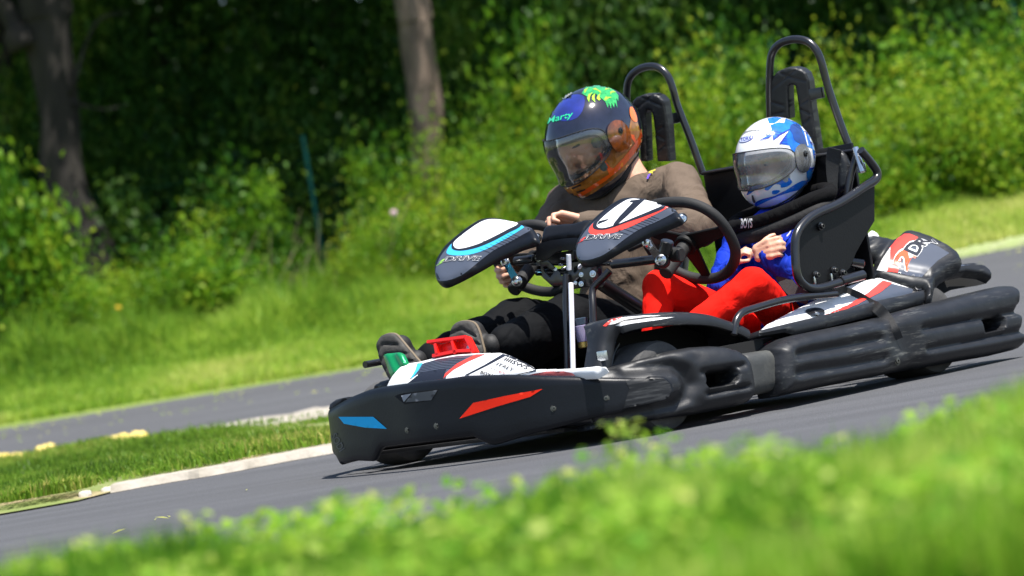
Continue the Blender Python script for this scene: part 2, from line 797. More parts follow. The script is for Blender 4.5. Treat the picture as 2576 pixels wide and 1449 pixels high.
def mesh_np(name, V, nper, m, tint=None):
    """V (n, nper, 3): n separate small faces"""
    n = len(V)
    me = bpy.data.meshes.new(name)
    me.vertices.add(n * nper)
    me.vertices.foreach_set('co', np.ascontiguousarray(V, dtype=np.float32).ravel())
    me.loops.add(n * nper)
    me.loops.foreach_set('vertex_index', np.arange(n * nper, dtype=np.int32))
    me.polygons.add(n)
    me.polygons.foreach_set('loop_start', np.arange(0, n * nper, nper, dtype=np.int32))
    me.polygons.foreach_set('loop_total', np.full(n, nper, np.int32))
    if tint is not None:
        at = me.attributes.new('tint', 'FLOAT', 'FACE')
        at.data.foreach_set('value', np.asarray(tint, np.float32))
    me.materials.append(m)
    me.update(calc_edges=True)
    return me


def link_mesh(name, me, parent=None, loc=(0, 0, 0), rz=0, sc=1.0):
    o = bpy.data.objects.new(name, me)
    col.objects.link(o)
    o.location = loc
    o.rotation_euler = (0, 0, rz)
    o.scale = (sc, sc, sc) if isinstance(sc, (int, float)) else sc
    if parent:
        o.parent = parent
    return o


def leaf_mat(name, cols, trans=.45, rough=.45):
    m = bpy.data.materials.new(name)
    m.use_nodes = True
    nt = m.node_tree
    b = nt.nodes['Principled BSDF']
    b.inputs['Roughness'].default_value = rough
    b.inputs['Specular IOR Level'].default_value = .16
    at = nd(nt, 'ShaderNodeAttribute', attribute_name='tint')
    r = nd(nt, 'ShaderNodeValToRGB')
    el = r.color_ramp.elements
    while len(el) < len(cols):
        el.new(.5)
    for i, c in enumerate(cols):
        el[i].position = i / (len(cols) - 1)
        el[i].color = (*c, 1)
    nt.links.new(at.outputs['Fac'], r.inputs[0])
    nt.links.new(r.outputs[0], b.inputs['Base Color'])
    tl = nd(nt, 'ShaderNodeBsdfTranslucent')
    hs = nd(nt, 'ShaderNodeHueSaturation')
    hs.inputs['Value'].default_value = 1.5
    hs.inputs['Hue'].default_value = .485
    nt.links.new(r.outputs[0], hs.inputs['Color'])
    nt.links.new(hs.outputs[0], tl.inputs[0])
    mx = nd(nt, 'ShaderNodeMixShader')
    mx.inputs[0].default_value = trans
    nt.links.new(b.outputs[0], mx.inputs[1])
    nt.links.new(tl.outputs[0], mx.inputs[2])
    nt.links.new(mx.outputs[0], nt.nodes['Material Output'].inputs[0])
    return m


def leaves(P, size, up=.5, aspect=.6, rs=rng):
    """kite-shaped leaves at points P"""
    n = len(P)
    nrm = rs.normal(size=(n, 3))
    nrm[:, 2] = np.abs(nrm[:, 2]) + up
    nrm /= np.linalg.norm(nrm, axis=1)[:, None]
    a = rs.normal(size=(n, 3))
    a -= nrm * (a * nrm).sum(1)[:, None]
    a /= np.linalg.norm(a, axis=1)[:, None]
    b = np.cross(nrm, a)
    s = (size * rs.uniform(.55, 1.35, n))[:, None]
    V = np.stack([P - a * s * .5, P + b * s * aspect * .5 + nrm * s * .08, P + a * s * .55, P - b * s * aspect * .5 + nrm * s * .08], 1)
    return V


def blades(P, h, w, lean=.35, rs=rng, segs=2):
    """grass blades standing at points P: quads stacked, tips pointed"""
    n = len(P)
    az = rs.uniform(0, 2 * math.pi, n)
    la = rs.normal(0, lean, n)
    ld = rs.uniform(0, 2 * math.pi, n)
    hh = h * rs.uniform(.5, 1.3, n) if np.isscalar(h) else h
    ww = w * rs.uniform(.6, 1.3, n)
    s = np.stack([np.cos(az), np.sin(az), np.zeros(n)], 1) * ww[:, None] * .5
    l = np.stack([np.cos(ld), np.sin(ld), np.zeros(n)], 1) * (hh * la)[:, None]
    up = np.stack([np.zeros(n), np.zeros(n), hh], 1)
    mid = P + up * .55 + l * .35
    tip = P + up * (1 - .35 * np.abs(la))[:, None] + l
    V1 = np.stack([P - s, P + s, mid + s * .8, mid - s * .8], 1)
    V2 = np.stack([mid - s * .8, mid + s * .8, tip + s * .12, tip - s * .12], 1)
    return np.concatenate([V1, V2]), n


# ---- ground
xs = np.linspace(-60, 60, 61)
ds = np.concatenate([np.array([-20, -8, 0, 3, 3.6, 4.0, 4.3, 4.6, 4.9, 5.2, 5.6, 6.5, 8, 10, 13]), np.linspace(16, 50, 60), np.linspace(54, 400, 14)])
gv = [(x + CX, d - 9, zt(x + CX, d) - .012) for d in ds for x in xs]
gf = [(j * 61 + i, j * 61 + i + 1, (j + 1) * 61 + i + 1, (j + 1) * 61 + i) for j in range(len(ds) - 1) for i in range(60)]
m_soil = mat('meadow_soil', (.10, .16, .022), .95, rgb2=(.20, .25, .05), vscale=2.5, bump=.02, bscale=14)
o = mkw('ground', gv, gf, m_soil, smooth=True)
tagp(o, None, None, kind='structure')

# ---- asphalt
m_as = mat('asphalt', (.060, .061, .066), .85, var=.22, vscale=1.4, stretch=(.25, 2.2, 1))
nt = m_as.node_tree
b_ = nt.nodes['Principled BSDF']
tc = nt.nodes['Texture Coordinate']
vo_ = nd(nt, 'ShaderNodeTexVoronoi', Scale=190.0)
nt.links.new(tc.outputs['Object'], vo_.inputs['Vector'])
n2 = nd(nt, 'ShaderNodeTexNoise', Scale=170.0, Detail=3.0, Roughness=.8)
nt.links.new(tc.outputs['Object'], n2.inputs['Vector'])
rr = nd(nt, 'ShaderNodeMapRange')
rr.inputs['From Min'].default_value = .35
rr.inputs['From Max'].default_value = .70
rr.inputs['To Min'].default_value = .60
rr.inputs['To Max'].default_value = 1.9
nt.links.new(n2.outputs[0], rr.inputs[0])
mm_ = nd(nt, 'ShaderNodeMix', data_type='RGBA', blend_type='MULTIPLY')
mm_.inputs[0].default_value = 1
src = b_.inputs['Base Color'].links[0].from_socket
nt.links.new(src, mm_.inputs[6])
nt.links.new(rr.outputs[0], mm_.inputs[7])
nt.links.new(mm_.outputs[2], b_.inputs['Base Color'])
bp = nd(nt, 'ShaderNodeBump')
bp.inputs['Distance'].default_value = .0025
nt.links.new(vo_.outputs['Distance'], bp.inputs['Height'])
nt.links.new(bp.outputs[0], b_.inputs['Normal'])


def near_edge(x):
    return 5.15 + .06 * (x - CX) + .05 * math.sin(x * 3.1) + .03 * math.sin(x * 7.7)


def far_edge(x):
    return 22.0 + .12 * (x - CX) + .05 * math.sin(x * 1.3)


v, f = [], []
nx, nyy = 81, 40
for i in range(nx):
    x = CX - 26 + 52 * i / (nx - 1)
    d0, d1 = max(3.5, near_edge(x)), far_edge(x)
    d0 = min(max(d0, 4.2), 12)
    for j in range(nyy):
        d = d0 + (d1 - d0) * j / (nyy - 1)
        v.append((x, d - 9, zt(x, d)))
for i in range(nx - 1):
    for j in range(nyy - 1):
        a = i * nyy + j
        f.append((a, a + nyy, a + nyy + 1, a + 1))
o = mkw('track', v, f, m_as, smooth=True)
tagp(o, None, None, kind='structure')

# ---- the island of grass between the two stretches of track
near_px = [(-700, 1400), (-300, 1345), (0, 1297), (100, 1280), (195, 1263), (280, 1241), (420, 1216), (560, 1193), (700, 1166), (840, 1141), (1000, 1112), (1150, 1075), (1300, 1035)]
far_px = [(-700, 1290), (-300, 1222), (0, 1176), (100, 1160), (195, 1146), (280, 1135), (420, 1116), (560, 1096), (700, 1073), (840, 1050), (1000, 1032), (1150, 1020), (1300, 1012)]
ne = [ground_at(a, b) for a, b in near_px]
fe = [ground_at(a, b) for a, b in far_px]


def isl(s, t):
    s = max(0, min(len(ne) - 1.0001, s))
    i = int(s)
    k = s - i
    a = ne[i].lerp(ne[i + 1], k)
    b = fe[i].lerp(fe[i + 1], k)
    return a.lerp(b, t)


v, f = [], []
NS, NT = 72, 12
for i in range(NS + 1):
    for j in range(NT + 1):
        p = isl(i / NS * (len(ne) - 1), j / NT)
        e = min(j, NT - j) / NT * 4
        v.append((p.x, p.y, zt(p.x, p.y + 9) + .006 + .035 * min(1, e) + (.012 * math.sin(p.x * 5) * math.sin(p.y * 3) if 0 < j < NT else 0)))
for i in range(NS):
    for j in range(NT):
        a = i * (NT + 1) + j
        f.append((a, a + NT + 1, a + NT + 2, a + 1))
m_dirt = mat('island_soil', (.16, .20, .05), .95, rgb2=(.34, .27, .15), vscale=3.0, bump=.01, bscale=30, thr=(.45, .62))
o = mkw('traffic_island', v, f, m_dirt, smooth=True)
tagp(o, None, None, kind='structure')

m_conc = mat('pale_concrete', (.27, .24, .19), .9, rgb2=(.44, .40, .34), vscale=6, bump=.006, bscale=40)


def strip(name, pts, w0, w1, zoff, seed=1):
    """a low broken concrete edging along a line on the ground"""
    rs = random.Random(seed)
    v, f = [], []
    P = catmull(pts, 5)
    n = len(P)
    for i, p in enumerate(P):
        w = (w0 + (w1 - w0) * (i / (n - 1)) ** (2.2 if w1 > 1 else 1)) * rs.uniform(.8, 1.25)
        j = rs.uniform(-.01, .01)
        for dy, dz in ((-.02 + j, -.002), (j, zoff * rs.uniform(.8, 1.1)), (w + j, zoff), (w + .02 + j, -.002)):
            y = p.y + dy
            v.append((p.x, y, zt(p.x, y + 9) + .004 + dz))
    for i in range(n - 1):
        for k in range(3):
            a = i * 4 + k
            f.append((a, a + 4, a + 5, a + 1))
    return v, f


v, f = strip('kerb', ne[5:], .14, .32, .026, 3)
o = tagp(mkw('kerb', v, f, m_conc), 'pale broken concrete edging on the near side of the grass island', 'kerb')
v, f = strip('kerb', [p - Vector((0, .25, 0)) for p in fe[5:]], .40, .7, .040, 4)
o = tagp(mkw('kerb', v, f, m_conc), 'pale concrete edging on the far side of the grass island beyond yellow kerb pieces', 'kerb')
fl = [Vector((x, far_edge(x) - 9 - .05, 0)) for x in np.linspace(CX + .9, CX + 7, 40)]
v, f = strip('kerb', fl, .02, 1.5, .03, 5)
o = tagp(mkw('kerb', v, f, mat('verge_chalk', (.34, .33, .22), .95, rgb2=(.22, .30, .07), vscale=4, bump=.01, bscale=30)), 'long chalky verge strip where the far track meets the mown bank', 'kerb')


# yellow painted kerb pieces and white stones
def lump(name, a, b, h, dep, m, label, grp=None, seed=0, cat='kerb'):
    rs = random.Random(seed)
    pa, pb = ground_at(*a), ground_at(*b)
    if cat == 'stone':
        pa, pb = pa + Vector((0, .16, .02)), pb + Vector((0, .16, .02))
    v, f = [], []
    n = 14
    for i in range(n + 1):
        t = i / n
        p = pa.lerp(pb, t)
        e = math.sqrt(max(0.02, 1 - abs(2 * t - 1) ** 6))
        hh = h * e * rs.uniform(.82, 1.1)
        for yy, zz in ((-dep / 2, -.01), (-dep / 2 * .96, hh * .6), (-dep * .3, hh * .97), (dep * .25, hh), (dep / 2, hh * .6), (dep / 2, -.01)):
            v.append((p.x, p.y + yy * e, zt(p.x, p.y + 9) + zz + (.045 if cat == 'kerb' and zz > 0 else .01 if zz > 0 else 0)))
    for i in range(n):
        for k in range(5):
            q = i * 6 + k
            f.append((q, q + 6, q + 7, q + 1))
    f += [tuple(range(6))[::-1], tuple(n * 6 + k for k in range(6))]
    o = mkw(name, v, f, m, smooth=True)
    return tagp(o, label, cat, grp)


m_yel = mat('yellow_paint_kerb', (.72, .54, .10), .75, rgb2=(.60, .48, .16), vscale=9, bump=.006, bscale=50)
Y = 'yellow painted kerb pieces along the grass island'
lump('kerb_stone', (252, 1152), (384, 1130), .060, .22, m_yel, 'longest yellow painted kerb block, flat-topped, furthest right of the row', Y, 1)
lump('kerb_stone', (190, 1157), (240, 1150), .04, .16, m_yel, 'low yellow kerb piece half sunk in grass, beside the long block', Y, 2)
lump('kerb_stone', (92, 1176), (150, 1167), .065, .18, m_yel, 'humped yellow kerb piece standing tallest at its left end', Y, 3)
lump('kerb_stone', (-60, 1190), (82, 1174), .04, .16, m_yel, 'flat yellow kerb piece cut by the left edge of the picture', Y, 4)
m_st = mat('white_stone', (.55, .52, .46), .9, rgb2=(.38, .34, .28), vscale=12, bump=.01, bscale=40)
lump('stone', (240, 1250), (280, 1243), .012, .10, m_st, 'flat white stone at the asphalt edge in front of the island grass', None, 5, 'stone')
lump('stone', (372, 1226), (408, 1221), .010, .08, m_st, 'small white stone nearest the broken concrete edging', None, 6, 'stone')
lump('stone', (185, 1264), (215, 1259), .02, .10, m_st, 'tiny sandy stone, leftmost along the island edge', None, 7, 'stone')

# ---- grasses
M_GFG = leaf_mat('front_grass', [(.02, .085, .006), (.11, .29, .016), (.27, .44, .045), (.52, .57, .16)], .45, .6)
M_GIS = leaf_mat('island_grass', [(.06, .12, .015), (.12, .24, .02), (.20, .30, .04), (.40, .38, .10)], .4)
M_GBK = leaf_mat('bank_grass', [(.08, .19, .018), (.20, .35, .035), (.33, .46, .06), (.50, .52, .16)], .4)
rs = np.random.default_rng(5)


def grid_noise(x, y, s, seed):
    r = np.random.default_rng(seed)
    T = r.uniform(0, 1, (64, 64))
    u, w = (x / s) % 63, (y / s) % 63
    i, j = np.floor(u).astype(int), np.floor(w).astype(int)
    a, b = u - i, w - j
    a, b = a * a * (3 - 2 * a), b * b * (3 - 2 * b)
    return T[i, j] * (1 - a) * (1 - b) + T[i + 1, j] * a * (1 - b) + T[i, j + 1] * (1 - a) * b + T[i + 1, j + 1] * a * b


# foreground
n = 340000
d = 3.0 + (rs.uniform(0, 1, n) ** .9) * 2.4
x = CX + rs.uniform(-1, 1, n) * (.5 + .25 * d)
edge = 5.15 + .06 * (x - CX) + .05 * np.sin(x * 3.1) + .03 * np.sin(x * 7.7)
dens = grid_noise(x + 10, d + 3, .22, 3)
ok = (d < edge + .07 * (dens - .3)) & (rs.uniform(0, 1, n) < .35 + .9 * dens)
x, d, dens = x[ok], d[ok], dens[ok]
P = np.stack([x, d - 9, np.array([zt(a_, b_) for a_, b_ in zip(x, d)])], 1)
hs = (.040 + .082 * np.clip(1 + .12 * (x + .1), .9, 1.1) * grid_noise(x + 30, d + 9, .35, 8) + .02 * dens) * rs.uniform(.5, 1.35, len(x))
Vb, nb_ = blades(P, hs, .0048, .40, rs)
tn = np.clip(.48 + .9 * (grid_noise(x + 5, d + 7, .16, 11) - .5) + rs.normal(0, .20, len(x)), 0, 1)
me = mesh_np('front_grass', Vb, 4, M_GFG, np.concatenate([tn, tn]))
tagp(link_mesh('front_grass', me), 'blurred lush green grass and clover along the near edge of the track', 'grass', kind='stuff')
# broad leaves among it
n = 26000
d = 3.0 + (rs.uniform(0, 1, n) ** .9) * 2.3
x = CX + rs.uniform(-1, 1, n) * (.5 + .25 * d)
edge = 5.12 + .06 * (x - CX)
dens = grid_noise(x + 17, d + 3, .18, 21)
ok = (d < edge) & (rs.uniform(0, 1, n) < dens ** 2.2 * 1.6)
x, d, dens = x[ok], d[ok], dens[ok]
P = np.stack([x, d - 9, np.array([zt(a_, b_) for a_, b_ in zip(x, d)]) + .02 + rs.uniform(0, 1, len(x)) ** .6 * (.05 + .085 * dens)], 1)
me = mesh_np('front_weeds', leaves(P, .021, .9, .75, rs), 4, M_GFG, np.clip(rs.normal(.55, .2, len(x)), 0, 1))
tagp(link_mesh('front_weeds', me), 'small round weed leaves scattered through the front grass', 'weeds', kind='stuff')


def weed(px, py, d, seed, yellow=False):
    """a taller sprig at the edge of the foreground, its tip at a pixel"""
    t = G(px, py, d)
    z0 = zt(t.x, d)
    h = t.z - z0
    r = np.random.default_rng(seed)
    g = Geo()
    for k in range(5):
        a = r.uniform(0, 6.28)
        q = Vector((math.cos(a) * .02, math.sin(a) * .02, 0)) * r.uniform(.3, 1)
        g.add(*tube_g([Vector((0, 0, -.01)), q * .5 + Vector((0, 0, h * .5)), q * 1.4 + Vector((0, 0, h * r.uniform(.75, 1)))], .0012, seg=5, smooth=3))
    root = mkw('weed', g.v, g.f, mat('weed_stem', (.14, .26, .05), .7))
    root.location = (t.x, t.y, z0)
    n_ = 80
    P_ = np.stack([r.normal(0, .016, n_), r.normal(0, .016, n_), r.uniform(.25, 1.0, n_) * h], 1)
    link_mesh('leaves', mesh_np('leaves', leaves(P_, .018, .6, .6, r), 4, M_GFG, np.clip(r.normal(.6 if not yellow else .9, .15, n_), 0, 1)), root)
    return root


W_ = [((1558, 1052), 5.0, 'tallest leafy weed sprig, standing in front of the kart bumper end'), ((1652, 1085), 5.0, 'leafy sprig beside the tallest one in front of the near side pod'),
      ((478, 1290), 4.8, 'yellow-tipped sprig alone on the left foreground edge over grey asphalt'), 
      
      ]
for i, (q, d_, lb) in enumerate(W_):
    tagp(weed(q[0], q[1], d_, 50 + i, i in (0, 2)), lb, 'weed', 'taller weeds along the foreground grass edge')

# island grass
n = 120000
s_ = rs.uniform(0, len(ne) - 1.01, n)
t_ = rs.uniform(.02, .98, n)
NE, FE = np.array([tuple(p) for p in ne]), np.array([tuple(p) for p in fe])
i_ = np.floor(s_).astype(int)
k_ = (s_ - i_)[:, None]
P = (NE[i_] * (1 - k_) + NE[i_ + 1] * k_) * (1 - t_)[:, None] + (FE[i_] * (1 - k_) + FE[i_ + 1] * k_) * t_[:, None]
dn = grid_noise(P[:, 0] + 40, P[:, 1] + 40, .5, 31)
ok = rs.uniform(0, 1, n) < np.clip(dn * 2.2 - .35, 0, 1)
ok &= ~((t_ < .06) & (s_ > 4.5) & (rs.uniform(0, 1, n) < .85)) & ~((t_ > .86) & (s_ > 5) & (rs.uniform(0, 1, n) < .8))
P, dn = P[ok], dn[ok]
P[:, 2] += .035
hs = (.018 + .045 * dn ** 2) * rs.uniform(.5, 1.4, len(P))
Vb, _n = blades(P, hs, .008, .55, rs)
tn = np.clip(.45 + .7 * (grid_noise(P[:, 0] + 9, P[:, 1] + 9, .7, 33) - .5) + rs.normal(0, .2, len(P)), 0, 1)
tagp(link_mesh('island_grass', mesh_np('island_grass', Vb, 4, M_GIS, np.concatenate([tn, tn]))), 'patchy trodden grass with bare soil on the island between the tracks', 'grass', kind='stuff')

# bank grass beyond the far track
n = 260000
x = CX + rs.uniform(-6.5, 6.5, n)
d = 22.15 + rs.uniform(0, 1, n) * 5.5
fe_ = 22.0 + .12 * (x - CX) + .3
ok = d > fe_
x, d = x[ok], d[ok]
zz = np.array([zt(a, b) for a, b in zip(x, d)])
P = np.stack([x, d - 9, zz - .01], 1)
tall = np.clip((d - 24.4 - .9 * (grid_noise(x + 50, d, .9, 41) - .5) * 2) / 1.2, 0, 1)
hs = (.05 + .05 * grid_noise(x + 20, d, .5, 44) + tall * (.10 + .40 * grid_noise(x + 60, d, .45, 45) ** 1.5)) * rs.uniform(.5, 1.3, len(x))
Vb, _n = blades(P, hs, .014, .5, rs)
tn = np.clip(.62 - .30 * tall + .75 * (grid_noise(x + 9, d + 2, .8, 43) - .5) + rs.normal(0, .18, len(x)), 0, 1)
tagp(link_mesh('bank_grass', mesh_np('bank_grass', Vb, 4, M_GBK, np.concatenate([tn, tn]))), 'sunlit mown bank of pale green grass behind the far track, taller towards the bushes', 'grass', kind='stuff')

n = 520
x = CX + rs.uniform(-5, 5, n)
d = 22.0 + .12 * (x - CX) - rs.uniform(0, 1, n) ** 3 * 2.6 - .05
P = np.stack([x, d - 9, np.array([zt(a_, b_) for a_, b_ in zip(x, d)]) + .008], 1)
P2_ = np.array([tuple(ground_at(a_, b_) + Vector((0, 0, .004))) for a_, b_ in [(392, 1310), (410, 1306), (425, 1303), (300, 1340), (620, 1236)]])
me = mesh_np('grass_clippings', np.concatenate([leaves(P, .032, 3, .5, rs), leaves(P2_, .035, 3, .25, rs)]), 4, M_GBK, np.concatenate([np.clip(rs.normal(.7, .2, n), 0, 1), np.full(5, .95)]))
tagp(link_mesh('grass_clippings', me), 'loose mown grass clippings blown on to the asphalt', 'clippings', kind='stuff')

# ---- bushes
BR = leaf_mat('bush_bright', [(.022, .085, .006), (.062, .175, .010), (.14, .28, .016), (.32, .40, .03)], .42)
BD = leaf_mat('bush_shaded', [(.008, .034, .008), (.022, .072, .011), (.050, .125, .016), (.14, .22, .03)], .42)  # darker copy of the bush leaves, the wood's shade put into the colours
BT = leaf_mat('crown_leaves', [(.02, .06, .008), (.05, .13, .012), (.10, .20, .02), (.18, .26, .03)], .4)


def bush_mesh(name, seed, n, rx, rz, leaf, m, nc=26, mu=.5, up=.6, droop=.5):
    r = np.random.default_rng(seed)
    c = r.normal(size=(nc, 3))
    c /= np.linalg.norm(c, axis=1)[:, None]
    c *= (r.uniform(.25, 1, nc) ** .5)[:, None]
    c[:, 2] = np.abs(c[:, 2]) * 1.0
    c = c * np.array([rx, rx * .75, rz])
    k = r.integers(0, nc, n)
    sp = r.uniform(.10, .30, nc)[k][:, None] * np.array([rx, rx * .8, rz * .7])
    P = c[k] + r.normal(size=(n, 3)) * sp
    P[:, 2] = np.abs(P[:, 2]) + .02
    ct = r.normal(0, .20, nc)[k]
    tn = np.clip(mu + ct + r.normal(0, .14, n), 0, 1)
    return mesh_np(name, leaves(P, leaf, up, .62, r), 4, m, tn)


def stems_mesh(name, seed, rx, rz, m):
    r = random.Random(seed)
    g = Geo()
    for i in range(9):
        a = r.uniform(0, 6.28)
        q = Vector((math.cos(a) * rx * r.uniform(.3, .9), math.sin(a) * rx * .6, rz * r.uniform(.6, 1.0)))
        g.add(*tube_g([Vector((q.x * .1, q.y * .1, -.1)), Vector((q.x * .4, q.y * .4, q.z * .5)), q], [.012, .009, .004], seg=5, smooth=3))
    me = bpy.data.meshes.new(name)
    me.from_pydata([tuple(p) for p in g.v], [], g.f)
    me.materials.append(m)
    return me


M_BARK = mat('bark', (.011, .009, .007), .95, rgb2=(.030, .025, .019), vscale=9, bump=.02, bscale=14, stretch=(1, 1, .25))  # bark darkened so the trunks' shade is in the colour
M_BARKL = mat('bark_pale_sunlit', (.080, .055, .040), .95, rgb2=(.21, .155, .115), vscale=7, bump=.02, bscale=12, stretch=(1, 1, .3))  # paler bark, sunlight on the middle trunk put into the colour
BM = [bush_mesh('foliage', 100 + i, (7000, 4200, 5600, 3400, 6200)[i], .75, .80, (.040, .060, .048, .075, .044)[i], BR, (34, 22, 28, 18, 40)[i], (.62, .40, .52, .34, .68)[i]) for i in range(5)]
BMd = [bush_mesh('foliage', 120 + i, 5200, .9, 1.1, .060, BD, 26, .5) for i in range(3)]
ST = stems_mesh('stems', 3, .6, .7, M_BARK)


def bush(px, d, h, w, label, kind=0, grp='bushes along the edge of the wood', dz=0.0):
    """bush whose foot stands at distance d under the given picture column"""
    p0 = G(px[0], px[1], d)
    z = zt(p0.x, d)
    ms = BM if kind == 0 else BMd
    me = ms[random.randrange(len(ms))]
    b = thing_w('bush', label, 'bush', (p0.x, d - 9, z - .05 + dz), random.uniform(0, 6.28), grp)
    hz = .80 if kind == 0 else 1.1
    wx = .75 if kind == 0 else .9
    sc = (w / wx, w / wx, h / hz)
    f_ = link_mesh('foliage', me, b, sc=sc)
    s_ = link_mesh('stems', ST, b, sc=sc)
    return b


# picture column, row, distance, height, half width, label
BL = [((-40, 800), 26.0, 1.75, .85, 'tall yellow-green bush filling the left edge of the picture'),
      ((70, 850), 25.9, 1.55, .60, 'bright rounded bush second from the left edge'),
      ((150, 850), 25.8, .85, .55, 'low bright bush in front of the big dark trunk foot'),
      ((250, 780), 26.5, .80, .55, 'bright bush hiding the right side of the big trunk foot'),
      ((350, 760), 26.4, .85, .60, 'mid green bush just right of the big dark trunk foot'),
      ((450, 700), 26.8, .85, .60, 'bush with yellow shoots between the big trunk and the fence post'),
      ((540, 700), 26.2, .65, .55, 'low bush in front of the light green shrub left of the post'),
      ((620, 620), 27.6, 1.25, .60, 'tall light green shrub left of the green fence post'),
      ((600, 700), 26.9, .60, .50, 'leafy bush left of and touching the fence post'),
      ((930, 640), 26.9, .75, .42, 'low bush right of the green fence post'),
      ((990, 520), 27.8, 1.30, .55, 'slim tall shrub below the pale trunk'),
      ((1060, 620), 26.9, .85, .55, 'low leafy bush under the pale trunk behind the left number panel'),
      ((1180, 600), 27.0, .95, .60, 'bush showing above the far steering wheel'),
      ((1190, 400), 28.0, 1.6, .60, 'tall shrub just right of the pale trunk foot'),
      ((1310, 470), 27.4, 1.35, .65, 'rounded bush behind the left side of the driver helmet'),
      ((1330, 330), 28.3, 2.1, .65, 'tall bright bush left of the driver helmet'),
      ((1480, 560), 27.0, 1.3, .65, 'bush hidden mostly behind the driver shoulders'),
      ((1800, 560), 26.6, 1.5, .7, 'bush seen between the two roll hoops above the seat board'),
      ((1900, 560), 27.5, 1.5, .7, 'bush behind the near head rest'),
      ((2120, 520), 26.0, 1.35, .65, 'bush against the right leg of the near roll hoop'),
      ((2240, 500), 25.2, .95, .65, 'low bush just right of the near seat frame'),
      ((2260, 420), 26.3, 1.10, .70, 'rounded light bush behind the low one right of the seat frame'),
      ((2360, 430), 25.4, .95, .70, 'broad sunlit bush with yellow flowers at the right'),
      ((2470, 420), 25.3, 1.00, .65, 'pale green bush second from the right edge'),
      ((2570, 380), 25.4, .95, .70, 'sunlit bush cut by the right edge of the picture'),
      ((2350, 330), 26.8, 1.15, .75, 'bush rising behind the flowering one at the right'),
      ((2480, 300), 27.0, 1.15, .75, 'highest bush of the right slope'),
      ((2590, 300), 27.0, 1.2, .75, 'big bush at the top of the slope on the right edge'),
      ((2700, 330), 26.0, 1.5, .8, 'bush just beyond the right edge of the picture')]
for q, d, h, w, lb in BL:
    bush(q, d, h, w, lb)
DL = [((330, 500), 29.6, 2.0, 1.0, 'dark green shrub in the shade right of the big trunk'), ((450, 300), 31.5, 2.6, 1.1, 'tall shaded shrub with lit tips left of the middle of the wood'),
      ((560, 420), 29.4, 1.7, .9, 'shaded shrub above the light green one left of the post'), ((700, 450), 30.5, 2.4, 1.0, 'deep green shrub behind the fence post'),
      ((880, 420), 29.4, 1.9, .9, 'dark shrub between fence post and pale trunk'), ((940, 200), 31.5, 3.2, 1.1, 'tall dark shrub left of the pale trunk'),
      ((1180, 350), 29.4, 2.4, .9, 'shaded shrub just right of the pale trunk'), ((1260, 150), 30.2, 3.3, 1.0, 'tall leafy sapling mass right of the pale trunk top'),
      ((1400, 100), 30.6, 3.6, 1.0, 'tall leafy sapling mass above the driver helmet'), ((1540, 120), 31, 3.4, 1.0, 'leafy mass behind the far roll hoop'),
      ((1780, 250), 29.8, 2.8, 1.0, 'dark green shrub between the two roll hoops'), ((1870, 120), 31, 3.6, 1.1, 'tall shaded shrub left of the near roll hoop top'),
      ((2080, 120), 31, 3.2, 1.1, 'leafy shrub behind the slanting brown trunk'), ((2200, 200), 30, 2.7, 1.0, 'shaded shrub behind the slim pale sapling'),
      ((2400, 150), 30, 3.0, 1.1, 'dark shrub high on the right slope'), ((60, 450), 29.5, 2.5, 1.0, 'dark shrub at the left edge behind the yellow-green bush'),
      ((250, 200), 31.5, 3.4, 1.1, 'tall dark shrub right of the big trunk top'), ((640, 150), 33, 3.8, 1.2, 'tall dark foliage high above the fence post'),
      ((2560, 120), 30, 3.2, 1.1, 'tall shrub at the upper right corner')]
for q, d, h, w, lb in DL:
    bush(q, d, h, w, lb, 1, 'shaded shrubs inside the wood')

# ---- trees
def crown_mesh(name, seed, n, R, m, leaf=.085):
    r = np.random.default_rng(seed)
    nc = 46
    c = r.normal(size=(nc, 3))
    c /= np.linalg.norm(c, axis=1)[:, None]
    c *= (r.uniform(.1, 1, nc) ** .45)[:, None] * R * np.array([1, 1, .62])
    k = r.integers(0, nc, n)
    P = c[k] + r.normal(size=(n, 3)) * (r.uniform(.10, .24, nc)[k] * R)[:, None] * np.array([1, 1, .7])
    tn = np.clip(.5 + r.normal(0, .12, nc)[k] + r.normal(0, .14, n), 0, 1)
    return mesh_np(name, leaves(P, leaf, .5, .62, r), 4, m, tn)


CM = [crown_mesh('crown', 200 + i, 9000, 2.3, BT) for i in range(3)]


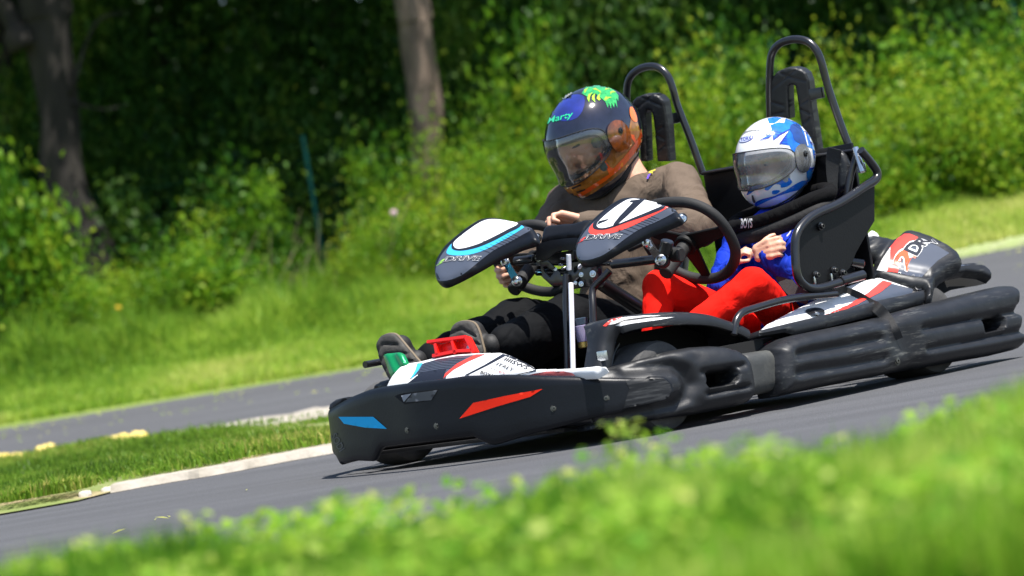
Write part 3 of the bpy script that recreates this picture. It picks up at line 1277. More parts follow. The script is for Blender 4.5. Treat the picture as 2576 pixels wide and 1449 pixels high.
def tree(path, d, widths, label, m=M_BARK, top=6.3, seed=0, cs=1.0, branches=()):
    """path: picture points of the trunk from the top of the frame down to its foot"""
    k = d / F
    pts = [G(a, b, d) for a, b in path]
    foot = pts[-1].copy()
    zg = zt(foot.x, d)
    r = random.Random(seed)
    if foot.z > zg:
        t = (pts[-1] - pts[-2])
        foot = Vector((pts[-1].x + t.x * .3, pts[-1].y, zg - .1))
        pts.append(foot)
        widths = list(widths) + [widths[-1] * 1.2]
    up = pts[0] + (pts[0] - pts[1]).normalized() * max(.3, top - pts[0].z) * .8
    up.z = max(up.z, top)
    P = [up] + pts
    wd = [widths[0] * .6] + list(widths)
    root = thing_w('tree', label, 'tree', (P[-1].x, P[-1].y, zg), 0, 'trees of the wood behind the track')
    o0 = root.location
    sm = catmull([p - Vector(o0) for p in P], 6)
    ws = [wd[min(len(wd) - 1, int(i / 6))] * (1 - (i % 6) / 6) + wd[min(len(wd) - 1, int(i / 6) + 1)] * ((i % 6) / 6) for i in range(len(sm))]
    n = len(sm)
    v, f = [], []
    sg = 18
    for i, p in enumerate(sm):
        t = (sm[min(i + 1, n - 1)] - sm[max(i - 1, 0)]).normalized()
        s = t.cross(Vector((0, 1, 0))).normalized()
        u = s.cross(t)
        for q in range(sg):
            an = 2 * math.pi * q / sg
            rr_ = ws[i] * k * .5 * (1 + .07 * math.sin(3 * an + i * .3) + .04 * math.sin(5 * an - i * .5))
            v.append(p + s * math.cos(an) * rr_ + u * math.sin(an) * rr_)
    for i in range(n - 1):
        for q in range(sg):
            l = (q + 1) % sg
            f.append((i * sg + q, i * sg + l, (i + 1) * sg + l, (i + 1) * sg + q))
    tg = Geo()
    tg.add(v, f)
    for bpts, br in branches:
        bp_ = [G(a, b, d - .1) - Vector(o0) for a, b in bpts]
        tg.add(*tube_g(bp_, [br * k, br * k * .6, br * k * .3], seg=7, smooth=5))
    for q in range(5):            # limbs up in the crown
        a = r.uniform(0, 6.28)
        st = sm[0] + Vector((0, 0, -.4 - .2 * q))
        tg.add(*tube_g([st, st + Vector((math.cos(a) * .8, math.sin(a) * .8, .5)), st + Vector((math.cos(a) * 1.9, math.sin(a) * 1.9, 1.4))], [.05, .035, .015], seg=7, smooth=4))
    mkw('trunk', tg.v, tg.f, m, root, smooth=True)
    me = CM[seed % 3]
    cr_ = link_mesh('crown', me, root, loc=(sm[0].x, sm[0].y + .3, sm[0].z + .5), rz=r.uniform(0, 6), sc=cs)
    return root


tree([(105, -30), (120, 60), (132, 160), (148, 300), (152, 400), (170, 490), (195, 570), (225, 660)], 29.0, [135, 118, 108, 100, 104, 112, 120, 130], 'big dark trunk leaning right towards its foot, nearest the left edge', seed=1,
     branches=[([(60, 120), (20, 30), (-20, -60)], 38), ([(175, 240), (240, 60), (330, 30)], 6), ([(170, 255), (260, 275), (320, 262)], 4)], cs=1.15)
tree([(1030, -30), (1045, 60), (1058, 160), (1068, 260), (1075, 340), (1070, 440)], 28.6, [88, 84, 82, 88, 80, 76], 'grey-brown trunk coloured sunlit pale, standing left of the driver helmet', m=M_BARKL, seed=2, cs=1.0)
tree([(2050, -30), (2075, 50), (2105, 130), (2140, 230), (2160, 300)], 33, [48, 44, 42, 44, 46], 'thin brown trunk slanting right of the near roll hoop', seed=3, cs=1.0)
tree([(2232, -30), (2248, 60), (2262, 140), (2272, 240)], 30.5, [16, 17, 18, 20], 'slim pale sapling trunk near the upper right', m=M_BARKL, seed=4, cs=.8, top=5.2)
tree([(-30, 20), (0, 160), (18, 300), (40, 430), (50, 520)], 32, [60, 62, 60, 60, 64], 'dark trunk cut by the left edge of the picture', seed=5, cs=1.1, branches=[([(10, 330), (40, 280), (70, 210)], 6)])
tree([(820, -30), (850, 100), (870, 220), (880, 330)], 36, [34, 32, 32, 34], 'slender trunk deep in the shade between the fence post and pale trunk', seed=6, cs=1.2)
tree([(395, -30), (400, 120), (412, 260), (425, 380)], 37, [30, 30, 32, 34], 'slender dark trunk deep in the wood right of the big trunk', seed=7, cs=1.2)
tree([(1470, -30), (1482, 80), (1490, 200)], 35, [36, 36, 38], 'trunk hidden behind the driver helmet', seed=8, cs=1.2)
tree([(1700, -30), (1712, 100), (1730, 240)], 38, [30, 30, 32], 'thin dark trunk between the roll hoops', seed=9, cs=1.2)
tree([(2420, -60), (2400, 60), (2390, 200)], 36, [40, 42, 44], 'dark trunk in the shade at the upper right', seed=10, cs=1.2)
tree([(620, -60), (640, 100), (650, 260)], 40, [30, 32, 34], 'furthest thin trunk left of the fence post', seed=11, cs=1.3)
tree([(2700, -60), (2690, 100), (2680, 240)], 33, [60, 62, 66], 'trunk beyond the right edge of the picture', seed=12, cs=1.2)
tree([(-300, -60), (-280, 200), (-260, 450)], 30, [70, 72, 80], 'trunk beyond the left edge of the picture', seed=13, cs=1.2)

# the depth of the wood: foliage nobody could count
r = np.random.default_rng(77)
n = 300000
x = CX + r.uniform(-14, 14, n)
d = 32.5 + r.uniform(0, 1, n) ** 1.2 * 14
z0 = np.interp(d, [27, 31, 45, 90], [.6, 1.0, 2.0, 6.0])
hh = r.uniform(0, 1, n) * 7.5
cl_ = grid_noise(x + 40, hh + d * .6 + 20, .55, 60) * .6 + grid_noise(x + 40, hh + 20 - d * .4, 1.3, 61) * .4
ok = r.uniform(0, 1, n) < np.clip((cl_ - .34) * 4, .04, 1)
x, d, z0, hh, cl_ = x[ok], d[ok], z0[ok], hh[ok], cl_[ok]
P = np.stack([x, d - 9, z0 + hh], 1)
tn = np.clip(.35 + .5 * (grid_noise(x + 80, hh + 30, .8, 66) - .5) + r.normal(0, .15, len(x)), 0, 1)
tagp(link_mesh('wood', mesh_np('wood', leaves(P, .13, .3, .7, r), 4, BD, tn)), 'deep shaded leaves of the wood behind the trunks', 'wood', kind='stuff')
n = 130000
x = CX + r.uniform(-22, 22, n)
d = 47 + r.uniform(0, 1, n) * 12
P = np.stack([x, d - 9, np.interp(d, [45, 90], [2, 6]) + r.uniform(0, 1, n) * 14], 1)
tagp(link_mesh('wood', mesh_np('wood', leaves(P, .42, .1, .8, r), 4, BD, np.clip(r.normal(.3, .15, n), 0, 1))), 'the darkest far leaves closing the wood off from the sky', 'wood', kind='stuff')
# high canopy out of view, added to shade the wood
n = 170000
x = CX + r.uniform(-13, 13, n)
d = 28.0 + r.uniform(0, 1, n) * 15
hh = 5.2 + r.uniform(0, 1, n) * 2.5 + (d - 28) * .08
cl_ = grid_noise(x + 40, d, .9, 71)
ok = cl_ > np.where(x < 1.2, .29, .43)
P = np.stack([x, d - 9, hh], 1)[ok]
tagp(link_mesh('shade_canopy', mesh_np('shade_canopy', leaves(P, .16, .6, .75, r), 4, BT, np.clip(r.normal(.45, .2, len(P)), 0, 1))), 'unseen roof of leaves added to shade the wood', 'shade_canopy', kind='stuff')

# ---- the green wire fence
fe_pts = [(-520, 860), (118, 800), (828, 748), (1500, 630), (2008, 540), (2620, 450)]
fb = []
for a, b in fe_pts:
    p = G(a, b, 27.3)
    fb.append(Vector((p.x, 27.3 - 9, zt(p.x, 27.3))))
fence = thing_w('wire_fence', 'tall green wire mesh fence on thin posts before the wood', 'fence', fb[0])
m_gp = mat('fence_green', (.001, .030, .026), .95, var=.1, spec=.1)
for p in fb:
    q = p - fb[0]
    tilt = .0
    mkw('post', *[list(t) for t in cyl_g(q + Vector((0, 0, -.1)), q + Vector((tilt, 0, 1.55)), .017, 10)], m_gp, fence, smooth=True)
g = Geo()
for a, b in zip(fb[:-1], fb[1:]):
    L = (b - a).length
    for k in range(6):
        z = .08 + k * .25
        g.add(*tube_g([a - fb[0] + Vector((0, -.02, z)), (a + b) / 2 - fb[0] + Vector((0, -.02, z - .012)), b - fb[0] + Vector((0, -.02, z))], .0009, seg=4, smooth=0))
    nn_ = int(L / .20)
    for k in range(1, nn_):
        q = a.lerp(b, k / nn_) - fb[0] + Vector((0, -.02, 0))
        g.add(*tube_g([q + Vector((0, 0, .05)), q + Vector((0, 0, 1.48))], .0007, seg=4, smooth=0))
mkw('wire_mesh', g.v, g.f, m_gp, fence)

# dry stalks and flowers
g = Geo()
rr2 = random.Random(9)
for i in range(60):
    p0 = G(rr2.choice([rr2.uniform(900, 1260), rr2.uniform(400, 900), rr2.uniform(1100, 1250)]), 700, 27.0 + rr2.uniform(-.3, .6))
    z = zt(p0.x, p0.y + 9)
    l = Vector((rr2.uniform(-.05, .45), 0, rr2.uniform(.35, .95)))
    b0 = Vector((p0.x, p0.y, z))
    g.add(*tube_g([b0, b0 + l * .5 + Vector((-.03, 0, .05)), b0 + l], [.005, .004, .002], seg=5, smooth=3))
tagp(mkw('dry_stalks', g.v, g.f, mat('straw', (.30, .26, .15), .8)), 'pale dry grass stalks leaning before the bushes', 'stalks', kind='stuff')


def flower(px, py, d, r_, lb, m):
    p = G(px, py, d)
    root = thing_w('flower', lb, 'flower', (p.x, p.y, zt(p.x, d)), 0, 'small wild flowers')
    o0 = Vector(root.location)
    g = Geo()
    g.add(*tube_g([Vector((0, 0, 0)), (p - o0) * .5 + Vector((.01, 0, 0)), p - o0], .002, seg=5, smooth=2))
    mkw('stem', g.v, g.f, mat('weed_stem', (.14, .26, .05), .7), root)
    n = 8
    v, f = [p - o0 + Vector((0, -.008, 0))], []
    for i in range(n * 2):
        a = math.pi * i / n
        rr_ = r_ if i % 2 == 0 else r_ * .65
        v.append(p - o0 + Vector((math.cos(a) * rr_, .004, math.sin(a) * rr_)))
    for i in range(n * 2):
        f.append((0, 1 + i, 1 + (i + 1) % (n * 2)))
    mkw('petals', v, f, m, root)


m_fy = mat('petal_yellow', (.80, .50, .01), .6)
for q in [(2398, 376, 26.4, .035, 'upper of two yellow flowers on the broad right bush'), (2424, 378, 26.4, .04, 'yellow flower nearest the right bush top pair'),
          (2410, 602, 23.6, .028, 'lower yellow flower on the mown bank behind the rear cover'), (2430, 592, 23.7, .022, 'small yellow flower beside the lower one on the bank'),
          (298, 775, 25.6, .03, 'yellow flower near the foot of the big trunk')]:
    flower(*q, m_fy)
flower(990, 535, 26.6, .035, 'single pale pink bloom left of the number panel', mat('petal_pink', (.62, .42, .45), .6))

# ================================================================== THE KART
kart = thing_k('go_kart', 'black two-seater go-kart with white, grey and red stickers, racing down the asphalt track', 'go-kart')


def P2(pts, **kw):
    return [K(a, b, **kw) for a, b in pts]


# ---- wheels
def wheel(x, y, r, hw, side, steer=0.0):
    root = mk('wheel', *lathe_g([(r * .45, -hw * .9), (r * .52, -hw * .55), (r * .30, -hw * .35), (r * .30, hw * .35), (r * .52, hw * .55), (r * .45, hw * .9)],
                                (x, y, r), (math.sin(steer), math.cos(steer), 0), 32), M_DARK, kart)
    ax = (math.sin(steer), math.cos(steer), 0)
    e = 0.018
    prof = [(r * .50, -hw * .82), (r * .60, -hw * .97), (r * .80, -hw), (r - e, -hw * .97), (r - e * .3, -hw + e * .35), (r, -hw + e),
            (r + .0015, 0), (r, hw - e), (r - e * .3, hw - e * .35), (r - e, hw * .97), (r * .80, hw), (r * .60, hw * .97), (r * .50, hw * .82)]
    ty = mk('tyre', *lathe_g(prof, (x, y, r), ax, 56, cap=False), M_TYRE, root)
    rim = Geo()
    s = 1 if side > 0 else -1
    rim.add(*lathe_g([(r * .52, s * hw * .80), (r * .56, s * hw * .84), (r * .50, s * hw * .88), (r * .46, s * hw * .5), (r * .18, s * hw * .45),
                      (r * .16, s * hw * .75), (0.004, s * hw * .78)], (x, y, r), ax, 40, cap=False))
    rim.mk('rim', mat('rim_metal', (0.30, 0.31, 0.32), 0.35, metal=0.9, var=0.15), root)
    return root


wheel(0.0, 0.50, 0.13, 0.066, 1)
wheel(0.0, -0.53, 0.13, 0.066, -1)
wheel(-1.26, 0.525, 0.14, 0.092, 1)
wheel(-1.25, -0.58, 0.14, 0.092, -1)

# ---- floor, chassis, rear axle
g = Geo()
g.add(*box_g((-0.35, 0, 0.055), 1.25, 0.80, 0.012, bev=0.004))
g.mk('floor_pan', mat('floor_metal', (0.03, 0.03, 0.032), 0.5, metal=0.4, var=0.2), kart)
g = Geo()
for y in (-0.36, 0.36):
    g.add(*tube_g([(0.30, y, .075), (-.2, y, .075), (-.8, y * 1.15, .075), (-1.45, y * 1.15, .09)], .016, smooth=4))
for x in (0.25, -0.3, -0.85, -1.4):
    g.add(*cyl_g((x, -.5, .075), (x, .5, .075), .015))
g.add(*cyl_g((0.0, -.48, .13), (0, .46, .13), .012))
g.mk('chassis_frame', M_FRAME, kart)
mk('rear_axle', *cyl_g((-1.25, -.52, .14), (-1.25, .5, .14), .020), M_STEEL, kart)

# ---- front bumper: a tall panel bent round the nose
plan = catmull([(-.02, -.66, 0), (.10, -.64, 0), (.20, -.595, 0), (.285, -.53, 0), (.335, -.44, 0), (.37, -.32, 0), (.40, -.16, 0), (.425, 0, 0), (.41, .16, 0),
                (.375, .32, 0), (.325, .44, 0), (.25, .55, 0), (.15, .63, 0), (.05, .685, 0), (-.06, .715, 0), (-.16, .73, 0)], 10)
top_px = cr('A', [(120, 850), (215, 790), (300, 740), (380, 700), (470, 665), (560, 645), (700, 625), (870, 600), (1080, 578), (1200, 560), (1500, 552), (1900, 560), (2568, 575)]) + \
    cr('I', [(700, 780), (1050, 787), (1095, 805), (1125, 850), (1145, 930)])
bot_px = cr('A', [(140, 1090), (240, 1120), (275, 1155), (290, 1190), (330, 1197), (380, 1190), (420, 1180), (540, 1185), (565, 1160), (575, 1110), (610, 1080), (900, 1045), (1100, 1018),
                  (1270, 1000), (1320, 1032), (1410, 1068), (1440, 1065), (1700, 985), (1940, 925), (2140, 870), (2360, 825)]) + \
    cr('I', [(600, 1130), (900, 1075), (1050, 1045), (1110, 1005), (1145, 935)])


def poly_y(poly, x):
    for (x0, y0), (x1, y1) in zip(poly[:-1], poly[1:]):
        if (x0 <= x <= x1) or (x1 <= x <= x0):
            return y0 + (y1 - y0) * (x - x0) / (x1 - x0 + 1e-9)
    return poly[0][1] if x < poly[0][0] else poly[-1][1]


def zcross(x, y, poly):
    lo, hi = -0.05, 0.6
    for _ in range(30):
        z = (lo + hi) / 2
        a, b = projk((x, y, z))
        if b > poly_y(poly, a):
            lo = z
        else:
            hi = z
    return (lo + hi) / 2


cols_ = []
xmax = bot_px[-1][0]
for i, p in enumerate(plan):
    a, b = projk((p.x, p.y, 0.13))
    if a > xmax and p.y > 0.5:
        break
    t = plan[min(i + 1, len(plan) - 1)] - plan[max(i - 1, 0)]
    nrm = Vector((t.y, -t.x, 0)).normalized()
    if p.y < -.585:                       # round the hidden corner: keep the height of the corner
        zt, zb = 0.195, 0.03
    else:
        zt, zb = zcross(p.x, p.y, top_px), zcross(p.x, p.y, bot_px)
    cols_.append((p, nrm, zt, max(zb, 0.012)))
v, f = [], []
prof = [(0.0, -.012), (0.0, -.003), (.03, .003), (.10, .005), (.3, .004), (.55, .002), (.8, .001), (.90, 0), (.96, -.004), (.99, -.011), (1.0, -.022), (.985, -.034), (.95, -.038)]
for p, nrm, zt, zb in cols_:
    for s, o in prof:
        v.append(Vector((p.x, p.y, zb + (zt - zb) * s)) + nrm * o)
n = len(prof)
for i in range(len(cols_) - 1):
    for k in range(n):
        l = (k + 1) % n
        f.append((i * n + k, (i + 1) * n + k, (i + 1) * n + l, i * n + l))
f.append(tuple(range(n)))
f.append(tuple((len(cols_) - 1) * n + k for k in range(n))[::-1])
bump = mk('front_bumper', v, f, M_BUMP, kart, sharp=50)
reg_obj('bump', bump, kart)
sticker('blue_badge', cr('A', [(284, 857), (540, 857), (640, 945), (480, 936), (325, 908)]), 'bump', M_BLUEB, bump)
sticker('red_badge', cr('A', [(1172, 870), (1272, 755), (1500, 705), (1782, 652), (1690, 710), (1450, 780)]), 'bump', M_REDB, bump)
sticker('slot_shade', cr('A', [(695, 705), (730, 690), (850, 672), (1018, 655), (968, 738), (770, 765)]), 'bump', M_DARK, bump, off=.0008)  # dark film painted as the shade in the slot, no hole cut
sticker('slot_panel', cr('A', [(830, 685), (1012, 660), (965, 735), (775, 750)]), 'bump', mat('slot_grey', (.055, .06, .068), .4), bump, off=.0016)
sticker('slot_edge', cr('A', [(745, 700), (820, 686), (765, 748)]), 'bump', mat('slot_light', (.28, .29, .31), .5), bump, off=.0018)
m_scuff = mat('scuffed_plastic', (.006, .007, .009), .55, rgb2=(.075, .078, .08), vscale=2.0, thr=(.45, .85), stretch=(6, 6, 70), spec=.3)
sticker('scuffed_area', cr('I', [(650, 835), (760, 815), (1040, 812), (1100, 850), (1125, 930), (1095, 995), (1040, 1030), (850, 1070), (630, 1115), (660, 1000), (690, 920)]), 'bump', m_scuff, bump, off=.0012)
lettering('moulded_mark', 'SODI', cr('A', (228, 1000)), (22, 40), (14, -10), 'bump', mat('scuffed_print', (.12, .12, .12), .7), bump, bold=.0)
for q in [(790, 955), (1003, 925), (1862, 797), (2246, 722)]:
    p = drop(bvh('bump'), *cr('A', q), -0.002)
    if p:
        bolt('bolt', p, (0.75, 0.6, 0.05), .0068, bump, mat('dark_bolt', (.10, .10, .085), .4, metal=.7), h=.004)

# ---- nose fairing behind the bumper
NP, NN = (.15, 0, .30), (.60, 0, .80)
ol = cr('H', [(170, 520), (190, 470), (230, 400), (300, 320), (360, 270), (430, 250), (545, 232), (700, 192), (900, 160), (1150, 145), (1380, 142), (1440, 160), (1600, 235),
              (1690, 285), (1705, 302), (1730, 312), (2000, 310), (2200, 300), (2380, 280), (2432, 280), (2436, 296), (2330, 362), (2000, 372), (1700, 385), (1300, 420), (900, 470)])
nose = pillow('nose_fairing', ol, NP, NN, M_WHITE, kart, h=.02, w=.05, thick=.015, step=.008, reg='nose', sharp=60)
sticker('grey_panel', cr('H', [(525, 250), (700, 197), (900, 165), (1105, 153), (950, 235), (800, 345), (780, 400), (350, 500), (440, 360)]), 'nose', M_GREY, nose, off=.0006)
sticker('blue_stripe', cr('H', [(490, 244), (545, 240), (505, 310), (440, 395), (425, 395), (470, 310)]), 'nose', M_BLUE, nose, off=.0014)
sticker('red_stripe', cr('H', [(1090, 152), (1190, 148), (1010, 225), (860, 310), (770, 385), (760, 400), (775, 350), (900, 245)]), 'nose', M_RED, nose, off=.0014)
sticker('vent_recess', cr('H', [(360, 455), (470, 375), (520, 345), (620, 318), (790, 300), (755, 400), (500, 440), (350, 480)]), 'nose', M_GDARK, nose, off=.0020)
sticker('vent_edge', cr('H', [(362, 452), (495, 362), (500, 368), (390, 452)]), 'nose', M_WHITE, nose, off=.0026)
sticker('black_seam', [cr('H', [(1370, 146), (1410, 160), (1200, 270), (1010, 362), (975, 365), (1180, 260)]),
                       cr('H', [(1410, 156), (1440, 162), (1600, 238), (1700, 300), (1720, 318), (1690, 322), (1680, 300), (1590, 245), (1400, 168)]),
                       cr('H', [(1700, 312), (1720, 318), (1500, 365), (1470, 365)])], 'nose', M_GDARK, nose, off=.0014, step=4)
sticker('red_patch', cr('H', [(1620, 366), (1700, 345), (1820, 325), (2000, 322), (2080, 338), (2120, 366)]), 'nose', mat('pink_red', (.80, .16, .14), .35), nose, off=.0014)
for k in range(7):
    y0 = 188 + k * 17
    sticker('pinstripe', cr('H', [(560 - k * 12, y0 + 50), (760 - k * 5, y0 + 10), (985 - k * 20, y0), (985 - k * 20, y0 + 4), (760 - k * 5, y0 + 14), (560 - k * 12, y0 + 54)]),
            'nose', M_GDARK, nose, off=.0014, step=4)
M_INK = mat('black_ink', (.02, .02, .022), .5)


def cvec(c, a, b):
    p, q = cr(c, a), cr(c, b)
    return (q[0] - p[0], q[1] - p[1])


lettering('lettering', 'IIIISWS', cr('H', (1378, 212)), cvec('H', (0, 0), (245, 98)), cvec('H', (0, 0), (20, -34)), 'nose', M_INK, nose, shear=.2, bold=.02)
lettering('lettering', 'ITALY', cr('H', (1300, 260)), cvec('H', (0, 0), (180, 66)), cvec('H', (0, 0), (20, -28)), 'nose', M_INK, nose, shear=.2, bold=.01)
lettering('lettering', 'TEAMS', cr('H', (1225, 292)), cvec('H', (0, 0), (115, 40)), cvec('H', (0, 0), (10, -13)), 'nose', mat('grey_ink', (.15, .15, .15), .5), nose)
lettering('lettering', 'RX', cr('H', (1335, 335)), cvec('H', (0, 0), (60, 16)), cvec('H', (0, 0), (10, -14)), 'nose', M_RED, nose)
lettering('lettering', 'BOXX', cr('H', (1138, 348)), cvec('H', (0, 0), (150, 45)), cvec('H', (0, 0), (12, -32)), 'nose', M_INK, nose, bold=.02)

# dark guard seen past the far front wheel, far nerf tube
tube('side_tube', [(-.25, -.60, .315), (-.10, -.60, .318), (.02, -.60, .318), (.028, -.60, .318)], .011, M_FRAME, kart)
pillow('far_fender', cr('A', [(535, 655), (560, 625), (610, 595), (660, 580), (680, 600), (650, 660), (600, 665)]), (.10, -.5, .22), (.75, -.1, .5), M_BLK, kart, h=.012, w=.02, thick=.04)
pillow('far_fender', cr('A', [(215, 800), (225, 765), (270, 730), (340, 712), (400, 708), (330, 745), (260, 790), (225, 830)]), (.20, -.60, .20), (.75, -.1, .5), M_BLK, kart, h=.01, w=.02, thick=.03)

# ---- pedals
g = Geo()
pg = Kpl
PP, PN = (.17, -.30, .30), (.85, 0, .30)
green = pillow('pedal', cr('A', [(612, 412), (625, 400), (700, 388), (745, 388), (762, 400), (800, 485), (745, 510), (690, 575), (665, 560)]), PP, PN, M_PGRN, kart, h=.004, w=.01, thick=.006, step=.006,
               label='green throttle pedal', grooves=[(cr('A', [(655, 410), (715, 540)]), 9, -.008), (cr('A', [(735, 400), (785, 480)]), 9, -.008)])
PP, PN = (.13, -.10, .33), (.85, .1, .25)
red = pillow('pedal', cr('A', [(1000, 330), (1240, 290), (1310, 395), (1015, 425)]), PP, PN, M_PRED, kart, h=.001, w=.01, thick=.004, step=.008, label='red brake pedal')
g = Geo()


def ribbon(c, pts, P, N, dp, wd=.0):
    """flat bar whose front edge follows pixels, reaching dp forward of the plane"""
    N = Vector(N).normalized()
    a = [Kpl(x, y, P, N) for x, y in cr(c, pts)]
    gg = Geo()
    for p, q in zip(a[:-1], a[1:]):
        d = (q - p).normalized()
        s = d.cross(N).normalized() * wd
        vv = [p - s, q - s, q + s, p + s]
        gg.add(vv + [x + N * dp for x in vv], [(0, 1, 2, 3)[::-1], (4, 5, 6, 7), (0, 1, 5, 4), (1, 2, 6, 5), (2, 3, 7, 6), (3, 0, 4, 7)])
    return gg.v, gg.f


for pts in ([(972, 318), (1252, 280)], [(1030, 330), (1045, 415)], [(1155, 310), (1178, 405)], [(1252, 280), (1310, 392)], [(1012, 420), (1190, 385), (1300, 378)]):
    g.add(*ribbon('A', pts, PP, PN, .028, .0045))
g.mk('pedal_ribs', M_PRED, red)
for q in [(1240, 352), (1272, 390)]:
    bolt('bolt', Kpl(*cr('A', q), Vector(PP) + Vector((.006, 0, 0)), PN), PN, .006, red)

# ---- near front fender over the wheel
path = cr('I', [(340, 700), (375, 480), (405, 275), (470, 215), (620, 178), (850, 160), (1100, 160), (1300, 182), (1480, 235), (1600, 280), (1700, 345), (1790, 450), (1840, 540)])
pk = [K(a, b, y=.50) for a, b in path]
path_s = catmull([(p.x, 0, p.z) for p in pk], 6)
sec = [(.36, -.004), (.38, 0), (.50, .004), (.57, .001), (.598, -.010), (.606, -.024), (.604, -.038), (.597, -.040), (.590, -.022), (.57, -.012), (.38, -.010)]
v, f = [], []
for i, p in enumerate(path_s):
    t = path_s[min(i + 1, len(path_s) - 1)] - path_s[max(i - 1, 0)]
    nr = Vector((-t.z, 0, t.x)).normalized()
    if nr.dot(p - Vector((-.05, 0, .1))) < 0:
        nr = -nr
    for y, o in sec:
        wf = min(1.0, .30 + .70 * max(0, i - len(path_s) * .10) / (len(path_s) * .30))
        v.append(Vector((p.x, .49 + (y - .49) * wf - (.03 if i > len(path_s) * .8 else 0), p.z)) + nr * (o - .0))
n = len(sec)
for i in range(len(path_s) - 1):
    for k in range(n):
        l = (k + 1) % n
        f.append((i * n + k, (i + 1) * n + k, (i + 1) * n + l, i * n + l))
f += [tuple(range(n)), tuple((len(path_s) - 1) * n + k for k in range(n))[::-1]]
fend = mk('front_fender', v, f, M_BLK, kart, sharp=50)
reg_obj('fend', fend, kart)
sticker('white_flash', [cr('I', [(440, 262), (510, 205), (640, 180), (850, 164), (1010, 162), (800, 182), (640, 205), (540, 245)]),
                        cr('I', [(545, 262), (640, 222), (900, 188), (1150, 178), (1000, 205), (700, 245), (600, 268)])], 'fend', M_WHITE, fend, step=4)
sticker('red_flash', cr('I', [(420, 268), (500, 205), (620, 178), (600, 192), (510, 225), (450, 275)]), 'fend', M_RED, fend, step=4, off=.0016)
g = Geo()
g.add(*box_g(K(*cr('I', (410, 575)), y=.52), .012, .03, .028, bev=.003))
g.mk('fender_clip', M_STEEL, fend)
mk('arch_shade', *box_g((-.16, .425, .19), .44, .008, .20), M_DARK, fend)  # added dark sheet, paints the inside of the arch as black shade
mk('fender_stay', *tube_g(P2(cr('I', [(500, 690), (520, 560), (570, 450)]), y=.46), .008), M_FRAME, fend)

# ---- near front side pod
ol = cr('I', [(250, 790), (420, 715), (700, 638), (900, 583), (1100, 525), (1300, 490), (1500, 478), (1640, 482), (1760, 515), (1850, 570), (1905, 650), (1935, 780), (1950, 900), (1945, 990),
              (1900, 1050), (1800, 1092), (1500, 1150), (1200, 1195), (900, 1240), (600, 1290), (400, 1310), (420, 1240), (300, 1100)])
gro = [(cr('I', [(650, 715), (900, 700), (1060, 700), (1170, 760), (1225, 880), (1200, 1010), (1100, 1080), (850, 1130), (500, 1200)]), 20, .030),
       (cr('I', [(1290, 640), (1310, 800), (1330, 1050)]), 20, .010),
       (cr('I', [(1370, 762), (1560, 728), (1775, 690)]), 7, .012), (cr('I', [(1420, 985), (1600, 950), (1820, 908)]), 7, .012)]
slot = cr('I', [(1408, 795), (1430, 775), (1540, 757), (1640, 742), (1690, 748), (1705, 790), (1700, 830), (1670, 862), (1600, 885), (1430, 908), (1412, 880)])
pod = pillow('side_pod', ol, (-.3, .665, .15), (.22, 1, .06), M_BLK, kart, h=.05, w=.06, thick=.07, step=.007, grooves=gro, holes=[slot], reg='pod', sharp=60,
             bend=lambda p: -min(.10, max(0, p.x - .10) * .30))
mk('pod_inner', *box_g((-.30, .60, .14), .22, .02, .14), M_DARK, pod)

# link between the side pods
ol = cr('E', [(100, 1025), (250, 1003), (360, 990), (425, 985), (450, 1008), (475, 1050), (492, 1110), (515, 1165), (510, 1200), (490, 1235), (450, 1275), (300, 1305), (120, 1345)])
pillow('pod_link', ol, (-.6, .645, .12), (0, 1, .05), mat('worn_rubber', (.035, .037, .036), .6, rgb2=(.09, .09, .08), vscale=9, bump=.0008, bscale=90, thr=(.45, .8)), kart, h=.03, w=.04, thick=.06, step=.009, sharp=60)

# ---- rear side pod with its long ribs
ol = cr('E', [(330, 985), (370, 945), (430, 912), (520, 885), (700, 848), (900, 808), (1100, 762), (1300, 705), (1600, 628), (1800, 578), (1980, 535), (2030, 533), (2060, 555), (2070, 620), (2065, 690), (2045, 712), (2078, 735),
              (2088, 800), (2082, 850), (2115, 885), (2120, 960), (2080, 998), (1900, 1042), (1600, 1092), (1200, 1165), (900, 1225), (600, 1285), (400, 1330), (355, 1330), (330, 1200)])
gro = [(cr('E', [(440, 1045), (500, 1030), (760, 985), (1020, 935)]), 13, .017), (cr('E', [(440, 1180), (500, 1165), (760, 1130), (1050, 1078)]), 13, .016),
       (cr('E', [(1345, 858), (1700, 795), (2120, 715)]), 9, .014), (cr('E', [(1380, 1003), (1700, 945), (2140, 860)]), 9, .014),
       (cr('E', [(1120, 800), (1190, 950), (1240, 1060), (1270, 1120)]), 34, .016)]
slot = cr('E', [(1772, 812), (1800, 800), (1900, 778), (1918, 790), (1922, 830), (1905, 852), (1850, 868), (1788, 880), (1778, 860)])
rp = pillow('side_pod', ol, (-1.0, .66, .15), (0, 1, .04), M_BLK, kart, h=.06, w=.045, thick=.06, step=.0075, grooves=gro, holes=[slot], reg='rpod', sharp=60)
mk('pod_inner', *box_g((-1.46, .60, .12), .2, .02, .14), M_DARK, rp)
p = drop(bvh('rpod'), *cr('E', (1248, 1078)), -.001)
bolt('bolt', p, (0, 1, .04), .009, rp, mat('dark_bolt', (.1, .1, .085), .4, metal=.7))
# wrap-round rear bumper behind it
g = Geo()
for z in (.08, .15):
    g.add(*tube_g([(-1.40, .42, z), (-1.48, .38, z), (-1.53, .25, z), (-1.62, -.4, z), (-1.60, -.6, z), (-1.5, -.68, z)], .036, smooth=6, flat=1.0))
g.mk('rear_bumper', M_BLK, kart)

